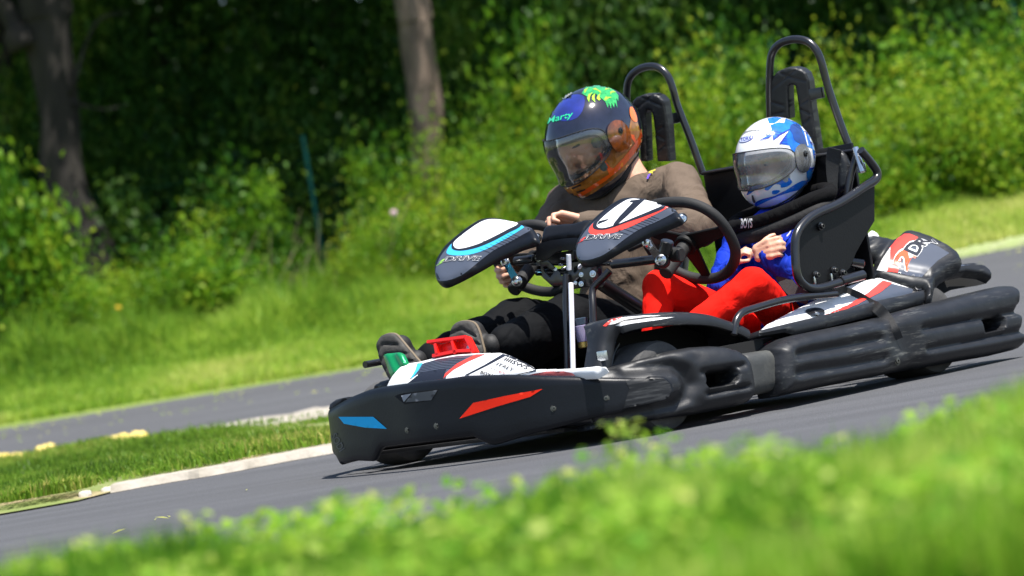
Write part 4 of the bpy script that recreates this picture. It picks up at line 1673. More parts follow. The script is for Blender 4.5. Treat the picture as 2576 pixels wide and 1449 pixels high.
# ---- far side pods, mirrored plainly
g = Geo()
for z, r in ((.09, .035), (.15, .035), (.21, .035)):
    g.add(*tube_g([(-.10, -.66, z), (-.5, -.70, z), (-1.0, -.70, z), (-1.45, -.68, z)], r, smooth=5))
g.mk('side_pod', M_BLK, kart)

# ---- sill and side cover
ol = cr('E', [(80, 945), (200, 918), (440, 873), (468, 880), (480, 900), (380, 930), (340, 965), (100, 1012)])
pillow('sill', ol, (-.5, .56, .2), (0, 1, .1), M_BLK, kart, h=.006, w=.012, thick=.05, step=.008)
ol = cr('E', [(243, 885), (250, 855), (450, 805), (720, 742), (1000, 668), (1100, 640), (1290, 598), (1445, 560), (1450, 652), (1170, 735), (1060, 752), (700, 842), (500, 888), (470, 878), (430, 868), (246, 896)])
pillow('cover_side', ol, (-.8, .635, .2), (0, 1, .15), M_BLK, kart, h=.008, w=.015, thick=.05, step=.009)
ol = cr('E', [(262, 852), (300, 815), (440, 740), (620, 650), (820, 560), (960, 510), (1080, 478), (1120, 480), (1270, 530), (1400, 565), (1445, 575), (1290, 603), (1110, 645), (1000, 672), (720, 750), (450, 812), (290, 852)])
scov = pillow('side_cover', ol, (-.42, .62, .222), (.02, .62, .78), M_WHITE, kart, h=.008, w=.02, thick=.02, step=.008, reg='scov',
              grooves=[(cr('E', [(595, 722), (650, 705), (710, 722)]), 9, .004)])
sticker('grey_panel', cr('E', [(790, 728), (960, 668), (1100, 590), (1205, 518), (1290, 540), (1435, 576), (1290, 601), (1110, 643), (960, 680)]), 'scov', M_GREY, scov, off=.002, step=3.2)
sticker('red_stripe', cr('E', [(715, 745), (900, 668), (1030, 590), (1140, 498), (1210, 515), (1120, 585), (980, 655), (820, 725), (730, 748)]), 'scov', M_RED, scov, off=.0035, step=3.2)
sticker('filler_recess', [(p.x, p.y) for p in catmull([(a, b, 0) for a, b in cr('E', [(580, 715), (610, 700), (670, 696), (712, 712), (718, 735), (690, 750), (640, 752), (600, 738)])], 4, True)], 'scov', M_FRAME, scov, off=.004, step=4)
bolt('catch', drop(bvh('scov'), *cr('E', (660, 735)), .002), (0, .6, .8), .008, scov)

# ---- rear cover with the big lettering, and the arch over the rear wheel
RP, RN = (-1.30, .50, .37), (.25, .60, .76)
ol = cr('E', [(965, 300), (985, 270), (1015, 205), (1060, 192), (1130, 205), (1190, 195), (1240, 188), (1290, 157), (1330, 153), (1400, 170), (1500, 205), (1620, 268), (1690, 320), (1715, 370), (1700, 400), (1600, 450), (1520, 520),
              (1500, 600), (1490, 640), (1455, 645), (1445, 575), (1350, 568), (1200, 520), (1080, 470), (1075, 400), (1090, 340), (1000, 330)])
rc = pillow('rear_cover', ol, RP, RN, M_BLK, kart, h=.035, w=.05, thick=.02, step=.008, reg='rc', grooves=[(cr('E', [(1080, 425), (1250, 465), (1440, 500)]), 10, .012), (cr('E', [(1230, 190), (1150, 300), (1085, 420)]), 12, .016)], sharp=70)
sticker('grey_panel', cr('E', [(1245, 437), (1290, 330), (1400, 190), (1520, 232), (1625, 295), (1540, 350), (1470, 420), (1425, 470), (1330, 458)]), 'rc', M_GREY, rc, off=.0008)
sticker('red_panel', cr('E', [(1172, 428), (1200, 320), (1190, 262), (1250, 190), (1300, 157), (1340, 157), (1400, 182), (1330, 240), (1280, 330), (1250, 437)]), 'rc', M_RED, rc, off=.0015)
sticker('white_panel', cr('E', [(1100, 420), (1140, 340), (1200, 252), (1195, 330), (1175, 430)]), 'rc', M_WHITE, rc, off=.0015)


def big_letter(s, o, xv, yv, m, nm, bold=.02):
    lettering(nm, s, cr('E', o), cvec('E', (0, 0), xv), cvec('E', (0, 0), yv), 'rc', m, rc, off=.0026 if nm == 'outline' else .0034, bold=bold)


M_ORN = mat('orange_red', (.85, .10, .03), .35)
for (s, o, xv, yv, m) in [('2', (1318, 432), (75, -120), (-112, -62), M_ORN), ('D', (1392, 322), (58, -78), (-105, -45), M_GDARK), ('R', (1448, 250), (48, -40), (-85, -32), M_GDARK),
                          ('I', (1490, 218), (12, -8), (-70, -26), M_GDARK), ('V', (1520, 238), (30, -18), (-50, -24), M_GDARK)]:
    big_letter(s, (o[0] - xv[0] * .05 + 4, o[1] + 4), (xv[0] * 1.15, xv[1] * 1.15), (yv[0] * 1.08, yv[1] * 1.08), M_WHITE, 'outline', bold=.10)
    big_letter(s, o, xv, yv, m, 'lettering', bold=.035)
arch = cr('E', [(1455, 600), (1470, 545), (1510, 480), (1580, 420), (1680, 378), (1790, 366), (1870, 384), (1915, 420), (1930, 452), (1928, 476), (1860, 446), (1740, 432), (1640, 452), (1560, 494), (1522, 560), (1500, 640), (1458, 645)])
ra = pillow('rear_fender', arch, (-1.42, .60, .27), (.10, .85, .5), M_BLK, kart, h=.009, w=.012, thick=.03, step=.006, reg='ra', sharp=70)
sticker('grey_panel', cr('E', [(1505, 478), (1560, 420), (1640, 378), (1780, 380), (1650, 400), (1560, 440)]), 'ra', M_GREY, ra, off=.001)
pillow('underside_shade', cr('E', [(1500, 610), (1530, 520), (1600, 460), (1700, 430), (1850, 440), (1926, 476), (1885, 515), (1830, 528), (1700, 548), (1640, 560), (1560, 600)]), (-1.42, .52, .27), (.1, .95, .2), M_DARK, kart, h=.001, w=.02, thick=.004, step=.015)  # flat dark sheet, shade beneath the arch put into its colour
ol = cr('E', [(1018, 190), (1040, 150), (1070, 140), (1110, 160), (1130, 200), (1060, 200)])
pillow('rear_cover', ol, (-1.3, .1, .43), (.4, .4, .8), M_WHITE, kart, h=.015, w=.02, thick=.02)
# catch and gap under the cover
bolt('catch', drop(bvh('rc'), *cr('E', (1395, 560)), .0) or K(*cr('E', (1395, 560)), y=.58), (.1, .6, .7), .012, rc, M_FRAME)

# ---- strap over the cover and pod
sp = cr('E', [(690, 578), (760, 566), (850, 580), (950, 615), (1050, 665), (1110, 705)])
sp2 = cr('E', [(1110, 705), (1160, 760), (1210, 840), (1245, 920)])


def strap(name, pts, pos, w, m, parent):
    p3 = catmull([pos(*q) for q in pts], 5)
    v, f = [], []
    for i, p in enumerate(p3):
        t = (p3[min(i + 1, len(p3) - 1)] - p3[max(i - 1, 0)]).normalized()
        nn = (CAMK - p).normalized()
        nn = (nn - t * nn.dot(t)).normalized()
        s = t.cross(nn)
        for a, b in ((-w, 0), (w, 0), (w, .0025), (-w, .0025)):
            v.append(p + s * a + nn * b)
    for i in range(len(p3) - 1):
        for k in range(4):
            f.append((i * 4 + k, i * 4 + (k + 1) % 4, (i + 1) * 4 + (k + 1) % 4, (i + 1) * 4 + k))
    f += [(0, 1, 2, 3), tuple((len(p3) - 1) * 4 + k for k in range(4))[::-1]]
    return mk(name, v, f, m, parent, sharp=30)


def pos1(x, y):
    p = drop(bvh('scov'), x, y, .003)
    return p or K(x, y, y=.60)


def pos2(x, y):
    p = drop(bvh('rpod'), x, y, .003)
    q = K(x, y, y=.70)
    return p if (p and (p - q).length < .12) else q


strap('strap', sp[:-1] + [cr('E', (1100, 690))] + sp2[1:], lambda x, y: pos1(x, y) if y < 665 or x < sp[-2][0] + 2 else (K(x, y, y=.655) if x < cr('E', (1130, 0))[0] else pos2(x, y)), .017, M_BELT, kart)

# ---- leg guard tube, side plate of the seat and its frame
tube('leg_guard', [K(a, b, y=.60) for a, b in cr('E', [(62, 885), (70, 820), (90, 765), (130, 722), (200, 697), (400, 640), (560, 612), (700, 600), (800, 590)])], .0115, M_FRAME, kart, smooth=8)
SY = .60
pl = cr('E', [(525, 200), (560, 120), (640, 50), (800, -80), (1083, -270), (1083, 60), (1020, 165), (950, 290), (930, 340), (905, 400), (800, 500), (620, 520), (545, 450)])
plate = pillow('seat_side_plate', pl, (0, SY - .012, 0), (0, 1, 0), mat('plate_black', (.004, .004, .0045), .5, spec=.25, bump=.0004, bscale=150), kart, h=.0008, w=.004, thick=.005, step=.02)
fr = cr('M', [(1545, 912), (1585, 945), (1640, 1000), (1680, 1048)])
fr = [(2165, 378), (2187, 404), (2206, 432), (2202, 452), (2175, 470), (2110, 512)] + cr('E', [(650, 15), (560, 90), (515, 170), (508, 260), (512, 380), (530, 470), (570, 522), (620, 548), (700, 545), (850, 500), (990, 455)])
sf = tube('seat_side_frame', [K(a, b, y=SY) for a, b in fr], .0135, M_FRAME, kart, smooth=6)
p0, p1 = K(*cr('E', (835, 497)), y=SY + .002), K(*cr('E', (1000, 452)), y=SY + .002)
mk('frame_sleeve', *cyl_g(p0, p1, .0155), M_FRAME, sf)
for q in [(688, 102), (655, 455), (785, 422), (848, 440)]:
    bolt('bolt', K(*cr('E', q), y=SY - .008), (0, 1, 0), .0085, plate, M_FRAME, h=.012)
for q in [(648, 490), (770, 468)]:
    mk('clip', *box_g(K(*cr('E', q), y=SY - .004), .008, .006, .022, bev=.002), M_STEEL, plate)
mk('damper', *cyl_g(K(*cr('E', (905, 360)), y=.50), K(*cr('E', (1000, 375)), y=.52), .016), M_FRAME, kart)
mk('damper', *cyl_g(K(*cr('E', (860, 460)), y=.46), K(*cr('E', (945, 380)), y=.44), .014), M_BLK, kart)

# ---- seats: shells for driver and passenger, backs, hoops, head rests
M_SEAT = mat('seat_shell', (.008, .008, .009), .35, var=.2, vscale=20)


def seat(yc):
    g = Geo()
    # back shell: curved sheet
    nx, nz = 12, 8
    v, f = [], []
    for th in (0, .012):
        for j in range(nz):
            tz = j / (nz - 1)
            for i in range(nx):
                s = i / (nx - 1) * 2 - 1
                y = yc + s * .21 * (1 - .12 * tz)
                x = -.96 - .20 * tz + .13 * abs(s) ** 3 - th
                v.append((x, y, .12 + .42 * tz))
    n1 = nx * nz
    for j in range(nz - 1):
        for i in range(nx - 1):
            a = j * nx + i
            f.append((a, a + 1, a + nx + 1, a + nx))
            f.append((n1 + a, n1 + a + nx, n1 + a + nx + 1, n1 + a + 1))
    for i in range(nx - 1):
        a = (nz - 1) * nx + i
        f.append((a, a + 1, n1 + a + 1, n1 + a))
        f.append((i, n1 + i, n1 + i + 1, i + 1))
    for j in range(nz - 1):
        a = j * nx
        f.append((a, a + nx, n1 + a + nx, n1 + a))
        b = a + nx - 1
        f.append((b, n1 + b, n1 + b + nx, b + nx))
    g.add(v, f)
    g.add(*box_g((-.76, yc, .115), .42, .38, .03, bev=.012))
    for s in (-1, 1):
        g.add(*box_g((-.78, yc + s * .19, .17), .40, .02, .11, bev=.008))
    return g.mk('seat', M_SEAT, kart)


seat(-.32)
seat(.34)
# back board joining the two seats, and belts
yb0, yb1 = K(1763, 432, x=-1.10), K(2140, 380, x=-1.10)
bb = Geo()
bb.add(*box_g((-1.115, (yb0.y + yb1.y) / 2, (yb0.z + .15) / 2 + .0), .012, yb1.y - yb0.y, yb0.z - .15, bev=.004))
bb.mk('seat_back_board', mat('board_black', (.004, .0045, .006), .45, spec=.3, bump=.0003, bscale=100), kart)
tube('back_rail', [K(1766, 437, x=-1.10), K(1840, 424, x=-1.10), K(2000, 399, x=-1.10), K(2150, 378, x=-1.10)], .006, M_FRAME, kart)
bl = strap('shoulder_belt', cr('J', [(1185, 470), (1165, 560), (1168, 700), (1195, 900)]), lambda x, y: K(x, y, x=-1.06), .022, M_BELT, kart)
pillow('seat_wing', cr('J', [(1215, 500), (1250, 490), (1290, 530), (1328, 620), (1350, 760), (1330, 830), (1205, 930)]), (-1.07, .5, .6), (1, .35, .1), M_BLK, kart, h=.012, w=.02, thick=.02)


def hoop(pts, x0, lean):
    P, N = (x0, 0, 1.1), (1, 0, lean)
    return tube('roll_hoop', [Kpl(a, b, P, N) for a, b in pts], .0125, M_FRAME, kart, smooth=8)


HX, HL = -1.19, -.10
h1 = hoop([(1600, 400), (1590, 330), (1579, 270), (1577, 228), (1584, 196), (1606, 175), (1634, 167), (1660, 172), (1680, 192), (1693, 225), (1705, 268), (1737, 350), (1768, 437)], HX, HL)
h2 = hoop([(1940, 420), (1938, 330), (1936, 240), (1937, 165), (1944, 130), (1965, 108), (1998, 99), (2030, 104), (2052, 124), (2066, 155), (2082, 215), (2112, 305), (2142, 385), (2150, 405)], HX, HL)


def rest(pts, brk, marks):
    Pn, Nn = (-1.15, 0, 1.0), (1, .28, -.10)
    o = pillow('head_rest', pts, Pn, Nn, M_BLK, kart, h=.006, w=.009, thick=.045, step=.0045, smooth_n=0, sharp=32,
               grooves=[(m_, 2.6, .0026) for m_ in marks])
    return o


def mm(pts):
    return cr('M', pts)


r2 = mm([(1034, 720), (1034, 560), (1036, 510), (1048, 468), (1085, 430), (1130, 413), (1180, 410), (1222, 420), (1255, 445), (1272, 490), (1288, 640), (1320, 860), (1342, 1010), (1262, 1010),
         (1240, 860), (1215, 700), (1196, 560), (1190, 525), (1178, 514), (1158, 514), (1148, 526), (1148, 560), (1155, 720)])
rest(r2, None, [mm([(1045, 540), (1190, 425)]), mm([(1095, 440), (1165, 470), (1250, 490)]), mm([(1040, 618), (1115, 640)]), mm([(1045, 700), (1115, 680)]), mm([(1205, 640), (1265, 605)]), mm([(1205, 655), (1275, 690)]), mm([(1225, 760), (1275, 720)])])
r1 = mm([(235, 700), (225, 660), (200, 640), (200, 615), (225, 590), (265, 574), (330, 572), (365, 585), (392, 615), (400, 660), (415, 760), (430, 980), (350, 980), (335, 800), (322, 700), (310, 672), (290, 668), (280, 690), (290, 980), (245, 980)])
rest(r1, None, [mm([(230, 655), (320, 580)]), mm([(260, 592), (370, 640)]), mm([(330, 800), (385, 770)]), mm([(335, 815), (392, 842)]), mm([(345, 920), (392, 880)])])
for q, r in (((1335, 565), 1), ((470, 715), 1)):
    p = Kpl(*cr('M', q), (HX, 0, 1.1), (1, 0, HL))
    mk('hoop_bracket', *box_g(p - Vector((-.005, .008, 0)), .016, .05, .035, bev=.003), M_FRAME, h2 if q[0] > 1000 else h1)
p = K(2155, 395, x=-1.08)
g = Geo()
g.add(*cyl_g(p + Vector((0, 0, .03)), p + Vector((.01, .02, -.05)), .010))
g.add(*box_g(p + Vector((0, .012, -.035)), .02, .02, .03, bev=.004))
g.mk('hoop_joint', M_STEEL, h2)
tube('seat_brace', [K(2158, 385, x=-1.09), K(2140, 440, x=-1.07), K(2130, 500, x=-1.05)], .012, M_FRAME, kart)

# ---- steering: column frame, dash, brackets, shafts
def steering(c, ra, rb, roll, parent=kart):
    nrm = Vector((-.84, 0, .54)).normalized()
    lat = Vector((0, 1, 0))
    up = nrm.cross(lat)
    if up.z < 0:
        up = -up
    pts = []
    n = 40
    for i in range(n):
        t = 2 * math.pi * i / n
        ca, sa = math.cos(t), math.sin(t)
        e = 2 / 2.5
        a = abs(ca) ** e * (1 if ca > 0 else -1) * ra
        b = abs(sa) ** e * (1 if sa > 0 else -1) * rb
        if b < 0:
            a *= 1 - .25 * (b / rb) ** 2
        cc, ss = math.cos(roll), math.sin(roll)
        pts.append(Vector(c) + lat * (a * cc - b * ss) + up * (a * ss + b * cc))
    w = tube('steering_wheel', pts, .0165, M_RUB, parent, closed=True, smooth=3, seg=16)
    g = Geo()
    for ang in (math.pi * .08, math.pi * .92, -math.pi * .5):
        i = int((ang % (2 * math.pi)) / (2 * math.pi) * n)
        q = pts[i] + (Vector(c) - pts[i]) * .06
        cc = Vector(c) - nrm * .012
        d = (q - cc)
        s = d.cross(nrm).normalized()
        for wv in (.018, -.018):
            g.add(*tube_g([cc + s * wv * 1.6, q + s * wv * .6], .005, seg=8, smooth=0))
        v4 = [cc + s * .028, cc - s * .028, q - s * .014, q + s * .014]
        g.add(v4 + [x - nrm * .004 for x in v4], [(0, 1, 2, 3), (7, 6, 5, 4), (0, 4, 5, 1), (1, 5, 6, 2), (2, 6, 7, 3), (3, 7, 4, 0)])
    g.add(*cyl_g(Vector(c) - nrm * .03, Vector(c) + nrm * .006, .035))
    g.mk('spokes', mat('spoke_black', (.008, .008, .008), .6, spec=.2), w)
    mk('steering_hub', *cyl_g(Vector(c) - nrm * .16, Vector(c) - nrm * .02, .022), M_RUB, w)
    return w


steering(K(1733, 606, y=.32), .157, .146, -.10)
steering(K(1352, 652, y=-.32), .165, .128, .12)

DX = -.33


def XP(c, pts, x=DX):
    return [K(a, b, x=x) for a, b in cr(c, pts)]


# dash cover
top = cr('G', [(1195, 500), (1205, 440), (1225, 355), (1250, 330), (1290, 312), (1380, 308), (1450, 300), (1540, 295), (1600, 275), (1660, 260), (1735, 258), (1765, 275), (1700, 340), (1650, 440), (1500, 440), (1360, 455), (1290, 470)])
dash = pillow('dash_cover', top, (DX, 0, .62), (.75, .2, .62), M_BUMP, kart, h=.010, w=.02, thick=.02, step=.008)
front = cr('G', [(1145, 515), (1195, 492), (1290, 468), (1400, 452), (1520, 440), (1640, 436), (1640, 560), (1560, 565), (1480, 570), (1385, 578), (1350, 588), (1260, 665), (1240, 672), (1145, 675)])
pillow('dash_plate', front, (DX + .02, 0, .6), (1, .3, .1), M_BUMP, dash, h=.002, w=.006, thick=.004, step=.012)
bolt('bolt', K(*cr('G', (1172, 642)), x=DX + .022), (1, .3, .1), .009, dash)
pillow('bracket', cr('G', [(1180, 680), (1262, 672), (1392, 800), (1395, 830), (1470, 830), (1500, 700), (1570, 690), (1600, 720), (1660, 735), (1600, 840), (1520, 910), (1440, 930), (1310, 940), (1210, 850)]),
       (DX + .015, 0, .55), (1, .3, 0), M_FRAME, kart, h=.002, w=.006, thick=.006, step=.012,
       holes=[cr('G', [(1215, 740), (1250, 730), (1330, 790), (1290, 850), (1230, 790)]), cr('G', [(1535, 740), (1580, 725), (1600, 745), (1545, 805), (1528, 790)])])
g = Geo()
pts_box = [((1100, 700), (1930, 700), 60), ((1150, 800), (1800, 780), 70), ((1420, 860), (1800, 900), 60)]
for a, b, wd in pts_box:
    pa, pb = K(*cr('G', a), x=DX - .03), K(*cr('G', b), x=DX - .03)
    g.add(*cyl_g(pa, pb, wd * .5 * .3882 / 1.59 / 850))
g.add(*box_g(K(*cr('G', (1640, 850)), x=DX - .02), .05, .11, .06, bev=.004))
g.add(*box_g(K(*cr('G', (1400, 640)), x=DX - .03), .06, .16, .03, bev=.004))
g.mk('steering_mount', M_FRAME, kart)
for q, r in [((1730, 812), .007), ((1610, 820), .005), ((1610, 915), .0055), ((1550, 905), .004), ((1345, 765), .0035)]:
    bolt('bolt', K(*cr('G', q), x=DX + .03), (1, .3, .1), r, kart)
for q in [((1480, 610), (1485, 775), .008), ((1590, 735), (1600, 740), .008), ((1400, 655), (1440, 658), .004), ((1380, 720), (1420, 722), .004), ((1410, 762), (1450, 750), .005)]:
    mk('linkage_rod', *cyl_g(K(*cr('G', q[0]), x=DX + .02), K(*cr('G', q[1]), x=DX + .02), q[2]), M_WTUBE if q[2] > .007 else M_STEEL, kart)
# uprights
tube('column_tube', [K(1424, 690, x=-.30), K(1424, 800, x=-.27), K(1427, 930, x=-.24)], .0105, M_FRAME, kart, smooth=0)
mk('white_upright', *cyl_g(K(1436, 712, x=-.29), K(1442, 945, x=-.20), .0082), M_WTUBE, kart)
tube('column_tube', [K(*cr('G', (1905, 780)), x=-.32), K(*cr('G', (1840, 850)), x=-.31), K(*cr('G', (1760, 930)), x=-.30), K(*cr('G', (1725, 1000)), x=-.29), K(1492, 790, x=-.26), K(1494, 935, x=-.2)], .0115, M_FRAME, kart, smooth=6)
mk('diagonal_strut', *cyl_g(K(*cr('G', (1800, 900)), x=-.40), K(*cr('G', (2220, 1170)), x=-.55), .022), M_FRAME, kart)
# the small reservoir between the uprights
q = cr('I', (210, 330))
pc = K(*q, x=-.28)
res = mk('reservoir', *lathe_g([(.012, -.03), (.021, -.028), (.023, -.01), (.023, .02), (.018, .022), (.018, .034), (.010, .036)], pc, (0, 0, 1), 20), mat('clear_pot', (.30, .27, .42), .15), kart)
mk('reservoir_cap', *lathe_g([(.019, .022), (.021, .024), (.021, .042), (.012, .044)], pc, (0, 0, 1), 20), mat('dark_cap', (.03, .05, .08), .4), res)
mk('reservoir_base', *lathe_g([(.016, -.048), (.022, -.045), (.022, -.03), (.016, -.028)], pc, (0, 0, 1), 20), mat('brass', (.45, .33, .10), .35, metal=.8), res)
# shafts to the wheels
mk('steering_shaft', *cyl_g(K(*cr('G', (1930, 715)), x=-.33), K(*cr('G', (2400, 660)), x=-.33), .014), M_FRAME, kart)
mk('steering_shaft', *cyl_g(K(*cr('G', (930, 680)), x=-.33), K(*cr('G', (1130, 655)), x=-.33), .0135), M_FRAME, kart)
mk('bright_rod', *cyl_g(K(*cr('G', (1815, 683)), x=-.32), K(*cr('G', (1915, 668)), x=-.32), .0045), mat('bronze', (.5, .4, .33), .3, metal=.9), kart)


def lever(p1, p2, m, w=12):
    a, b = K(*cr('G', p1), x=-.29), K(*cr('G', p2), x=-.29)
    n = Vector((.8, .5, .1)).normalized()
    d = (b - a).normalized()
    s = d.cross(n).normalized()
    g = Geo()
    ww = .0095
    v8 = [a - s * ww, b - s * ww * 1.2, b + s * ww * 1.2, a + s * ww]
    g.add([x + n * .006 for x in v8] + v8, [(0, 1, 2, 3), (7, 6, 5, 4), (0, 4, 5, 1), (1, 5, 6, 2), (2, 6, 7, 3), (3, 7, 4, 0)])
    lv = g.mk('lever', m, kart, smooth=False)
    for p, r in ((a, .010), (b, .013)):
        mk('joint', *lathe_g([(r * 1.3, -.004), (r * 1.3, .006), (r, .008), (r, .013), (r * .75, .015), (r * .7, .022), (r * .4, .023), (r * .35, .012)], p, n, 20), M_STEEL, lv)
    mk('joint_rubber', *cyl_g(b - n * .05, b - n * .004, .022), M_RUB, lv)
    mk('ball_joint', *lathe_g([(.004, -.013), (.011, -.008), (.013, 0), (.011, .008), (.004, .013)], a + n * .02, (0, 0, 1), 16), M_STEEL, lv)
    return lv


lever((835, 700), (950, 890), M_GLUE)
lever((2290, 500), (2430, 670), M_STEEL)
for a, b, r in [((2260, 490), (2100, 560), .009), ((2500, 470), (2470, 600), .020)]:
    mk('tie_rod', *cyl_g(K(*cr('G', a), x=-.31), K(*cr('G', b), x=-.31), r), M_FRAME, kart)
mk('rubber_joint', *cyl_g(K(*cr('B', (2010, 520)), x=-.34), K(*cr('B', (2080, 520)), x=-.34), .022), M_RUB, kart)

# ---- the two number panels in front of the wheels
PN_ = Vector((.66, .06, .75)).normalized()


def panel(ol, P, crease, whites, stripe, text, tm, num):
    o = pillow('number_panel', ol, P, PN_, M_BUMP, kart, h=.016, w=.026, thick=.012, step=.006, reg=text + str(num), sharp=70, smooth_n=3,
               grooves=[(crease[1], 14, .007)])
    rg = text + str(num)
    sticker('grey_panel', crease[0], rg, M_GREY, o, off=.0006, smooth_n=4)
    sticker('dark_rim', whites[0], rg, M_GDARK, o, off=.0018, smooth_n=4)
    sticker('colour_stripe', stripe[0], rg, stripe[1], o, off=.0012, smooth_n=3)
    sticker('white_field', whites[1], rg, M_WHITE, o, off=.0024, smooth_n=4)
    return o, rg


L_ol = cr('G', [(104, 770), (112, 715), (145, 645), (205, 555), (300, 465), (420, 368), (540, 288), (620, 254), (720, 246), (850, 262), (965, 298), (1045, 322), (1110, 348), (1145, 400), (1168, 470),
                (1130, 505), (1000, 545), (880, 598), (720, 672), (560, 762), (400, 850), (265, 915), (200, 932), (148, 912), (118, 865)])
o, rg = panel(L_ol, (-.05, -.32, .52),
              (cr('G', [(110, 770), (150, 655), (215, 560), (310, 468), (430, 372), (545, 296), (640, 262), (800, 268), (1000, 322), (1098, 352), (980, 425), (860, 492), (720, 565), (610, 645), (500, 735), (400, 812), (300, 860), (200, 885), (130, 870)]),
               cr('G', [(1060, 470), (860, 570), (700, 660), (560, 745)])),
              (cr('G', [(275, 540), (300, 480), (420, 380), (545, 298), (640, 264), (800, 270), (990, 316), (850, 400), (700, 480), (540, 545), (400, 575), (310, 572)]),
               cr('G', [(296, 520), (315, 475), (425, 385), (550, 298), (640, 260), (740, 256), (850, 272), (958, 302), (850, 362), (700, 440), (560, 505), (420, 548), (330, 555)])),
              (cr('G', [(225, 600), (235, 560), (275, 505), (275, 540), (312, 572), (400, 575), (540, 545), (700, 480), (850, 400), (1000, 316), (1040, 322), (900, 415), (740, 505), (600, 575), (450, 618), (330, 625), (260, 618)]), M_BLUE),
              'pl', M_LIME, 1)


def brand(rg, o, org, first, m1):
    """the 2DRIVE word: first figure coloured, the rest outlined"""
    x0, y0 = org
    xv = cvec('G', (0, 0), (95, -62))
    lettering('lettering', '2', cr('G', (x0, y0)), cvec('G', (0, 0), (75, -42)), cvec('G', (0, 0), (20, -38)), rg, m1, o, off=.003, shear=.3, bold=.03)
    lettering('outline', 'DRIVE', cr('G', (x0 + 70, y0 - 42)), cvec('G', (0, 0), (390, -12)), cvec('G', (0, 0), (10, -48)), rg, M_WHITE, o, off=.003, shear=.3, bold=.028, arc=.18)
    lettering('lettering', 'DRIVE', cr('G', (x0 + 74, y0 - 45)), cvec('G', (0, 0), (380, -12)), cvec('G', (0, 0), (10, -42)), rg, M_GDARK, o, off=.0036, shear=.3, bold=-.004, arc=.18)


brand(rg, o, (118, 738), '2', M_LIME)
R_ol = cr('G', [(1556, 560), (1568, 510), (1600, 440), (1660, 350), (1740, 270), (1830, 190), (1930, 115), (2020, 60), (2100, 38), (2200, 38), (2320, 62), (2450, 105), (2560, 140), (2610, 190), (2650, 260),
                (2560, 310), (2420, 365), (2300, 410), (2160, 485), (2000, 570), (1880, 640), (1740, 705), (1640, 718), (1590, 695), (1562, 640)])
o2, rg2 = panel(R_ol, (-.02, .32, .51),
                (cr('G', [(1562, 570), (1600, 455), (1665, 355), (1745, 272), (1850, 182), (1960, 102), (2090, 50), (2300, 70), (2560, 150), (2570, 180), (2400, 270), (2220, 350), (2080, 440), (1950, 540), (1850, 610), (1740, 655), (1640, 672), (1580, 650)]),
                 cr('G', [(2540, 250), (2300, 360), (2140, 445), (1990, 540)])),
                (cr('G', [(1735, 340), (1740, 290), (1830, 195), (1950, 110), (2090, 45), (2250, 55), (2480, 120), (2300, 210), (2100, 280), (1950, 335), (1850, 362), (1770, 360)]),
                 cr('G', [(1775, 325), (1790, 280), (1880, 195), (2000, 105), (2110, 48), (2230, 52), (2350, 78), (2455, 105), (2330, 165), (2160, 235), (2000, 300), (1880, 338), (1810, 345)])),
                (cr('G', [(1690, 385), (1700, 335), (1745, 285), (1735, 335), (1770, 360), (1850, 362), (1950, 335), (2100, 280), (2300, 210), (2480, 120), (2510, 128), (2350, 215), (2150, 315), (1980, 380), (1850, 408), (1740, 410)]), M_RED),
                'pr', M_RED, 2)
brand(rg2, o2, (1570, 512), '2', M_RED)
sticker('race_number', [cr('G', [(2125, 62), (2275, 48), (2080, 230), (2000, 300), (1940, 330), (1950, 300), (2010, 225), (2150, 80), (2110, 82)]),
                        cr('G', [(1800, 275), (1905, 250), (1870, 275), (1830, 290), (1775, 315)])], rg2, M_GDARK, o2, off=.0032, step=4)
for rgx, ox, base in ((rg, o, (880, 400)), (rg2, o2, (2310, 215))):
    for k in range(9):
        x, y = base[0] - k * 30, base[1] + k * 18
        if k > 5:
            x, y = base[0] - 150 - (k - 5) * 55, base[1] + 90 + (k - 5) * 24
        sticker('vent_line', cr('G', [(x, y), (x + 3, y - 3), (x + 105, y + 32), (x + 102, y + 36)]), rgx, M_GDARK, ox, off=.0014, step=5)
for q, oo in [((1048, 478), o), ((1145, 442), o), ((2530, 285), o2), ((2640, 240), o2)]:
    p = Kpl(*cr('G', q), (-.36, -.1 if oo is o else .5, .6), (.6, .8, .1))
    b_ = bolt('bolt', p + Vector((.012, .014, 0)), (.5, .85, .15), .0085, oo)
    mk('washer', *cyl_g(p - Vector((.008, .012, 0)), p + Vector((.012, .014, .0)), .016), M_BLK, oo)

# ================================================================== PEOPLE
def w2k_dir(d):
    d = Vector(d)
    return Vector((d.dot(fwd_k), d.dot(left_k), d.z))


def head_frame(yaw, pitch, tilt=0.0):
    """rotation whose columns are forward, left and up of a head turned yaw deg to picture-left, pitch deg down"""
    y, p = math.radians(yaw), math.radians(pitch)
    f = w2k_dir((-math.sin(y) * math.cos(p), -math.cos(y) * math.cos(p), -math.sin(p)))
    l = w2k_dir((math.cos(y), -math.sin(y), 0))
    u = f.cross(l)
    R = Matrix((f, l, u)).transposed()
    return R @ Matrix.Rotation(math.radians(tilt), 3, 'X')


